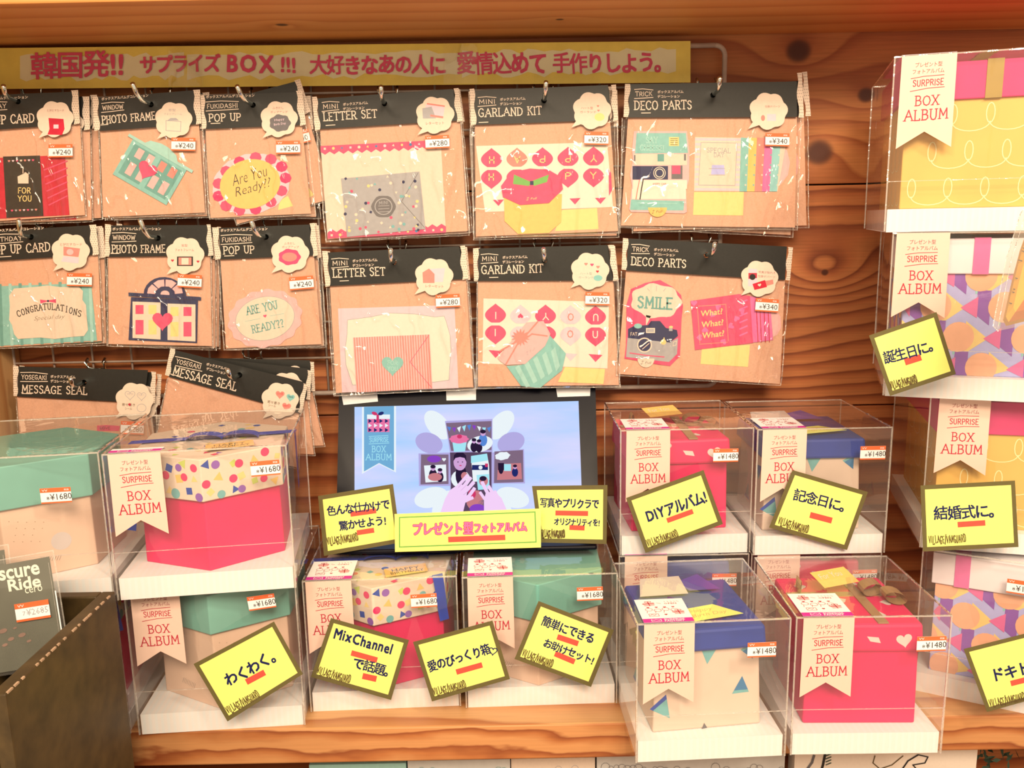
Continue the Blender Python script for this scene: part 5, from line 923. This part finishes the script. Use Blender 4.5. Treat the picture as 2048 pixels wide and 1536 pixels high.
# ================================================================ yellow handwritten cards
def pop(label, quad, d, lines, shop, under=(), border=True, lean=0.0, zref=1.1, seed=1):
    """quad: corners TL, TR, BR, BL in the photo; lines = (text, x, y, size, advance, angle)"""
    pl = VP(d, R(lean), zref); o = pl.map(*[sum(p[i] for p in quad) / 4 for i in (0, 1)])
    root = thing('handwritten_card', label, 'sign', o, 'yellow handwritten cards'); b = MB(pl)
    cx, cy = [sum(p[i] for p in quad) / 4 for i in (0, 1)]
    b.slab(quad, 0, .5, 'olive' if border else 'pop_yellow')
    ins = 8.5; L1_ = math.dist(quad[0], quad[1]); L2_ = math.dist(quad[0], quad[3]); fx, fy = ins / L1_, ins / L2_
    bil = lambda u, v: tuple((quad[0][i] * (1 - u) + quad[1][i] * u) * (1 - v) + (quad[3][i] * (1 - u) + quad[2][i] * u) * v for i in (0, 1))
    if border: b.poly([bil(fx, fy), bil(1 - fx, fy), bil(1 - fx, 1 - fy), bil(fx, 1 - fy)], .6, 'pop_yellow')
    for (t, x, y, h, adv, a) in lines: b.hand(t, x, y, h, adv, .7, 'ink', a, .045, seed, .05, fit={'MixChannel': 122, 'DIYアルバム!': 128, 'オリジナリティを!': 92, '写真やプリクラで': 118}.get(t))
    for (x0, y0, x1, y1, wd) in under: b.line([(x0, y0), (x1, y1)], wd, .72, 'marker_red')
    if shop:
        x, y, wd, a = shop; rnd = random.Random(4)
        def go():
            cx_ = 0; k = wd / 16.0
            for ch in 'VILLAGE/VANGUARD':
                hh = 15 if ch != '/' else 17; b.ltr(ch, cx_, rnd.uniform(-1.6, 1.6), hh + rnd.uniform(-2, 1.5), k * (.74 if ch not in 'I/' else .32), .7, 'ink_brown', rnd.uniform(-5, 5), .105, False); cx_ += k * (1.04 if ch not in 'I/' else .62)
        b.seat(x + 5 * math.sin(R(a)), y - 5 * math.cos(R(a)), a, go)
    b.build('card', root, root.location); return root
pop('yellow card reading wakuwaku, fixed on the lower-left kraft gift box', [(387,1328),(548,1243),(606,1348),(455,1443)], .772, [('わくわく。', 452, 1364, 27, 25, -29)], (456,1426,74,-29), [(497,1362,525,1347,12)], seed=2)
pop('yellow card with MixChannel written on it, fixed on the middle pink gift box', [(662,1236),(818,1280),(782,1400),(622,1354)], .812, [('MixChannel', 668, 1266, 27, 23, 15), ('で話題。', 706, 1325, 23, 22, 15)], (634,1345,70,16), [(707,1307,750,1319,11),(730,1353,748,1357,12)], seed=3)
pop('yellow card ending in a drawn heart, between the two middle boxes', [(826,1284),(985,1241),(1020,1358),(864,1403)], .806, [('愛のびっくり箱', 856, 1335, 22, 18.5, -17)], (868,1389,68,-14), [(917,1343,960,1331,11)], seed=4)
b = MB(VP(.8054)); b.line(b.hpts(986, 1302, 16, 6), 1.8, .2, 'ink', True); heart_ = [o for o in bpy.data.objects if o.name.startswith('handwritten_card')][-1]; b.build('drawn_heart', heart_, heart_.location)
pop('yellow card with two written lines on the teal-lidded box of the middle pair', [(1077,1202),(1228,1260),(1182,1374),(1029,1318)], .812, [('簡単にできる', 1085, 1240, 21, 18.5, 21), ('お助けセット!', 1088, 1284, 18, 17, 21)], (1044,1310,66,21), [(1119,1275,1152,1286,11),(1114,1309,1145,1322,11)], seed=5)
pop('yellow card reading DIY album, fixed on the upper pink square box', [(1252,996),(1407,940),(1446,1048),(1291,1106)], .882, [('DIYアルバム!', 1292, 1034, 27, 19, -19)], (1296,1092,66,-19), [(1338,1040,1382,1024,10)], seed=6)
pop('yellow card reading kinenbi ni, fixed on the upper blue-lidded square box', [(1585,940),(1736,984),(1694,1100),(1538,1055)], .882, [('記念日に。', 1588, 988, 24, 24, 15)], (1556,1046,64,17), [(1625,1031,1659,1040,12)], seed=7)
pop('yellow card reading tanjobi ni, fixed at the left of the right-hand stack', [(1738,671),(1873,624),(1912,748),(1780,792)], .800, [('誕生日に。', 1768, 718, 25, 23, -15)], (1782,776,56,-15), [(1815,723,1837,716,13)], seed=8)
pop('yellow card reading kekkonshiki ni, fixed on the third box of the right-hand stack', [(1841,971),(2030,961),(2037,1094),(1846,1103)], .800, [('結婚式に。', 1868, 1028, 27, 27.5, -3)], (1858,1085,76,-3), [(1920,1049,1966,1046,11)], seed=9)
pop('yellow card reading dokidoki, cut off by the right edge of the picture', [(1927,1298),(2110,1252),(2150,1375),(1974,1424)], .775, [('ドキドキ。', 1982, 1352, 27, 27, -13)], (1980,1412,74,-12), [(2026,1366,2090,1350,11)], seed=10)
pop('yellow card with two lines of writing, standing before the left corner of the screen', [(636,992),(786,968),(802,1085),(648,1112)], .890, [('色んな仕かけで', 654, 1022, 20, 18, -6), ('驚かせよう!', 678, 1052, 19, 18, -7)], (655,1088,64,-9), [(705,1028,748,1022,10),(718,1065,744,1061,10)], seed=11)
pop('yellow card with two lines of writing, standing before the right corner of the screen', [(1064,972),(1215,970),(1213,1088),(1079,1085)], .890, [('写真やプリクラで', 1080, 1005, 19, 15.6, 2), ('オリジナリティを!', 1108, 1043, 15, 12, 2)], (1081,1072,50,1), [(1115,1026,1172,1027,10),(1143,1055,1165,1056,10)], seed=12)
cp = pop('plain yellow strip with pink outlined writing in a green frame, below the screen', [(789,1028),(1082,1017),(1082,1095),(790,1104)], .878, [], None, border=False)
b = MB(VP(.878)); b.line([(799,1035),(1070,1024),(1072,1084),(799,1094)], 2.4, .65, 'green', True)
rn = random.Random(2); xx = 824
for i, c_ in enumerate('プレゼント型フォトアルバム'):
    big = i < 6; h = 27 if big else 21; ad = 20.5 if big else 15.2; yy = 1059 - i * .45
    V, Fc, a0, a1, b0, b1 = glyphs(c_, 0, 2)
    for (rad, l_, mm) in ((1.75, .70, 'print_red'), (.95, .80, 'hot_pink')):
        for q8 in range(8):
            ox, oy = rad * math.cos(q8 * .785), rad * math.sin(q8 * .785); k = len(b.v); b.v += [b.P(xx + ad / 2 + (p_[0] - .5) * ad + ox, yy - (p_[1] - .36) * h + oy, l_ + q8 * .008) for p_ in V]
            for f_ in Fc: b.f.append(tuple(k + q_ for q_ in f_)); b.m.append(mm)
    xx += ad + (0 if big else .2)
b.line([(901,1079),(1006,1075)], 11, .68, 'marker_red'); b.build('lettering', cp, cp.location)

# ================================================================ crate with CD cases, lower left
CZ = EYE.z - .331
pb = onlevel(222, 1182, CZ); pf = onlevel(22, 1388, CZ); cx1 = (pb.x + pf.x) / 2; yb, yf = pb.y, pf.y - .0
pb_i = onlevel(222, 1182, CZ); ZB = ZS - .29
cr = thing('wooden_crate', 'dark brown worn wooden crate holding CDs at the lower left corner', 'crate', (cx1 - .10, (yb + yf) / 2, ZB)); t_ = .012; X0 = cx1 - .24
for nm, lo, hi in (('side_panel', (cx1 - t_, yf, ZB), (cx1, yb, CZ)), ('side_panel', (X0, yf, ZB), (X0 + t_, yb, CZ)), ('back_panel', (X0 + t_, yb - t_, ZB), (cx1 - t_, yb, CZ)), ('front_panel', (X0 + t_, yf, ZB), (cx1 - t_, yf + t_, CZ)), ('bottom_panel', (X0 + t_, yf + t_, ZB), (cx1 - t_, yb - t_, ZB + t_))):
    b = MB(); b.box(lo, hi, 'crate'); b.build(nm, cr, cr.location, bevel=.0015)
b = MB(); rnd = random.Random(8)
for i in range(16): y = yf + (yb - yf) * (i + rnd.random()) / 17; ln = rnd.uniform(.002, .007); b.box((cx1 - .0012, y, CZ - .0012), (cx1 + .0004, y + ln, CZ + .0003), 'crate_edge')
b.build('worn_edge', cr, cr.location)
def cd(label, quad, d, main):
    pl = VP(d, R(6), 1.15); o = pl.map(*quad[2]); root = thing('cd_case', label, 'CD case', o, 'CD cases in the crate'); bil = lambda u, v: tuple((quad[0][i] * (1 - u) + quad[1][i] * u) * (1 - v) + (quad[3][i] * (1 - u) + quad[2][i] * u) * v for i in (0, 1))
    b = MB(pl); b.slab([bil(0, .045), bil(.955, .045), bil(.955, .97), bil(0, .97)], -4, -1.2, 'cd_grey')
    if main:
        b.txt('scure', -2, 1152, 21, 82, -.9, 'cd_text', -10, .025, 3); b.txt('Ride', 16, 1172, 24, 66, -.9, 'cd_text', -10, .025, 3); b.txt('Ob', -36, 1157, 24, 33, -.9, 'cd_text', -10, .025, 3); b.txt('cero', 50, 1182, 11, 35, -.9, 'cd_text', -10, 0, 3)
        for (x, y, r1) in ((6,1262,9),(22,1278,7),(44,1270,8),(10,1290,6),(58,1282,5),(30,1256,4)): b.ell(x, y, r1, r1 * .5, -.8, 'cd_spot', -20, 12)
    b.build('booklet', root, o)
    b = MB(pl); b.slab(quad, -5, .5, 'case_film', 'case_edge'); b.line([bil(1, 0), bil(1, 1)], 3, .6, 'case_edge'); b.line([bil(0, 0), bil(1, 0)], 2.4, .6, 'case_edge'); b.line([bil(.935, .1), bil(.935, .9)], 1.4, -.7, 'case_edge'); b.line([bil(.96, .35), bil(.96, .7)], 2.6, .6, 'tag_white'); b.build('jewel_case', root, o)
    if main:
        b = MB(pl)
        def go():
            b.slab([(0, 0), (69, 0), (69, 36), (0, 36)], .8, 1.0, 'tag_white'); b.rect(0, 0, 69, 10.5, 1.05, 'orange'); b.rect(0, 32, 69, 36.5, 1.05, 'orange'); b.txt('VV', 6, 5.4, 5, 13, 1.1, 'tag_white'); b.txt('7', 14, 21, 8, 6, 1.1, 'grey'); b.txt('¥2685', 22, 20, 13, 44, 1.1, 'grey', -1)
        b.seat(28, 1209, -9, go); b.build('price_sticker', root, o)
    return root
cd('grey CD case with cream lettering and a price sticker standing in the dark crate', [(-88,1136),(106,1101),(142,1330),(-60,1362)], .70, True)
cd('second CD case behind the grey one, just its clear corner showing at the left edge', [(-170,1118),(16,1089),(40,1290),(-150,1320)], .718, False)

# ================================================================ padded orange pouch in a bag, right edge
PP = VP(.70); ph = thing('padded_pouch_pack', 'orange-yellow stitched padded pouch in a clear bag at the right edge', 'pouch', PP.map(2080, 560))
out = [(2062,440),(2040,500),(2024,560),(2006,640),(2012,652),(2060,640),(2140,600),(2160,500),(2130,430)]
b = MB(PP); cxp, cyp = 2088, 540; rings = [(1.0, 0), (.93, 7), (.75, 12), (.5, 15), (.2, 16)]; k = []
for sgn in (1, -1):
    prev = None
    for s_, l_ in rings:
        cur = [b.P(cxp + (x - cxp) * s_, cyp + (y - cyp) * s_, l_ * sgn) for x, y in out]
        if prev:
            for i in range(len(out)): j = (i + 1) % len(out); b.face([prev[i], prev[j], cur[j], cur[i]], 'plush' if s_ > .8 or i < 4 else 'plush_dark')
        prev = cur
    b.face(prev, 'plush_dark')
b.build('pouch', ph, ph.location, smooth=True)
b = MB(PP)
for (x, y) in ((2045,496),(2043,502),(2036,520),(2030,556),(2026,578),(2024,584),(2018,606)): b.line([(x + 1, y), (x + 9, y + 2)], 1.8, 10, 'ink_black')
b.build('stitching', ph, ph.location)
b = MB(PP); q_ = [(2070,380),(2040,430),(2012,520),(1986,652),(1996,662),(2052,650),(2170,620),(2190,400)]
b.slab(q_, -18, 18, 'soft_bag', 'soft_bag'); b.line(q_[:5], 2.2, 18.4, 'sleeve_edge'); b.line([(x + 10, y + 2) for x, y in q_[:4]], 1.6, 18.5, 'sleeve_edge'); b.build('clear_bag', ph, ph.location)
b = MB(); H0 = PP.map(2110, 390); b.tube([(H0.x, H0.y, H0.z - .01), (H0.x, H0.y, ZU - .001)], .0011, 'wire_white', 6); b.build('hanging_cord', ph, ph.location)

# ================================================================ goods on the board below, seen under the shelf edge
def below(label, name, cat, u0, u1, v, d, h, fn, mname):
    A, B_ = VP(d).map(u0, v), VP(d).map(u1, v); z0 = ZS - .29; root = thing(name, label, cat, ((A.x + B_.x) / 2, A.y + .01, z0), None); b = MB(); dep = .02
    b.box((A.x, A.y, z0), (B_.x, A.y + dep, A.z), mname); b.pl = VP(d); fn(b); b.build('sleeve_card' if name != 'leafy_garland' else 'garland', root, root.location, bevel=0); return root
def doil(b, u0, u1, c='grey', base=1530):
    rn = random.Random(int(u0))
    for x in range(int(u0) + 6, int(u1) - 6, 11): b.line(b.epts(x, base + 22 + rn.uniform(-8, 12), rn.uniform(4, 9), None, 0, 10), .7, .6, c, True)
below('teal paper pack on the board below, at the left under the shelf edge', 'paper_pack', 'stationery', 618, 812, 1530, .84, 0, lambda b: [b.ell(x, 1545, 6, 5, .6, 'teal_dark', 0, 8) for x in range(630, 800, 26)], 'teal_light')
below('lace-patterned paper pack on the board below, beside the teal one', 'paper_pack', 'stationery', 815, 1020, 1522, .838, 0, lambda b: doil(b, 815, 1020, 'teal_dark', 1525), 'doily')
below('lace-patterned paper pack with a wide plain corner on the board below', 'paper_pack', 'stationery', 1022, 1190, 1518, .842, 0, lambda b: doil(b, 1100, 1190, 'grey', 1520), 'cream')
below('lace-patterned paper pack on the board below, under the blue-lidded square box', 'paper_pack', 'stationery', 1194, 1570, 1512, .838, 0, lambda b: doil(b, 1194, 1570, 'grey_dark', 1520), 'doily')
def script(b):
    b.line([(1628,1512),(1624,1525),(1610,1545)], 5, .6, 'grey_dark'); b.line([(1650,1510),(1646,1530),(1640,1550)], 5, .6, 'ink_black')
    for q in range(4): b.line([(1652, 1512 + q * 6), (1662, 1508 + q * 6)], 2, .65, 'dark_green')
    b.line([(1750,1512),(1746,1526),(1760,1538),(1784,1530),(1806,1512)], 2, .6, 'ink_brown'); b.line([(1836,1510),(1816,1522),(1800,1545)], 3, .6, 'ink_black'); b.line([(1838,1510),(1856,1514),(1850,1526),(1826,1530),(1840,1546)], 2.4, .62, 'ink_black')
below('cream greeting card with brown script lettering on the board below, at the right', 'greeting_card_pack', 'stationery', 1590, 1955, 1504, .84, 0, script, 'card_white')
gl = thing('leafy_garland', 'dark green leafy decoration on the board below, at the right edge', 'decoration', (VP(.83).map(2010, 1520).x, -.25, ZS - .29)); b = MB(); rn = random.Random(3); A = VP(.83).map(1965, 1512); B_ = VP(.83).map(2070, 1505)
for i in range(420):
    c_ = Vector((rn.uniform(A.x, B_.x), rn.uniform(-.27, -.22), rn.uniform(ZS - .289, A.z))); s_ = .006; t = Vector((rn.uniform(-1, 1), rn.uniform(-1, 1), rn.uniform(-1, 1))).normalized(); n2 = t.cross(Vector((rn.uniform(-1, 1), 1, rn.uniform(-1, 1)))).normalized(); b.face([c_ - t * s_, c_ + n2 * s_ * .4, c_ + t * s_, c_ - n2 * s_ * .4], 'dark_green')
o = b.build('leaves', gl, gl.location); o['kind'] = 'stuff'
bpy.context.view_layer.update()
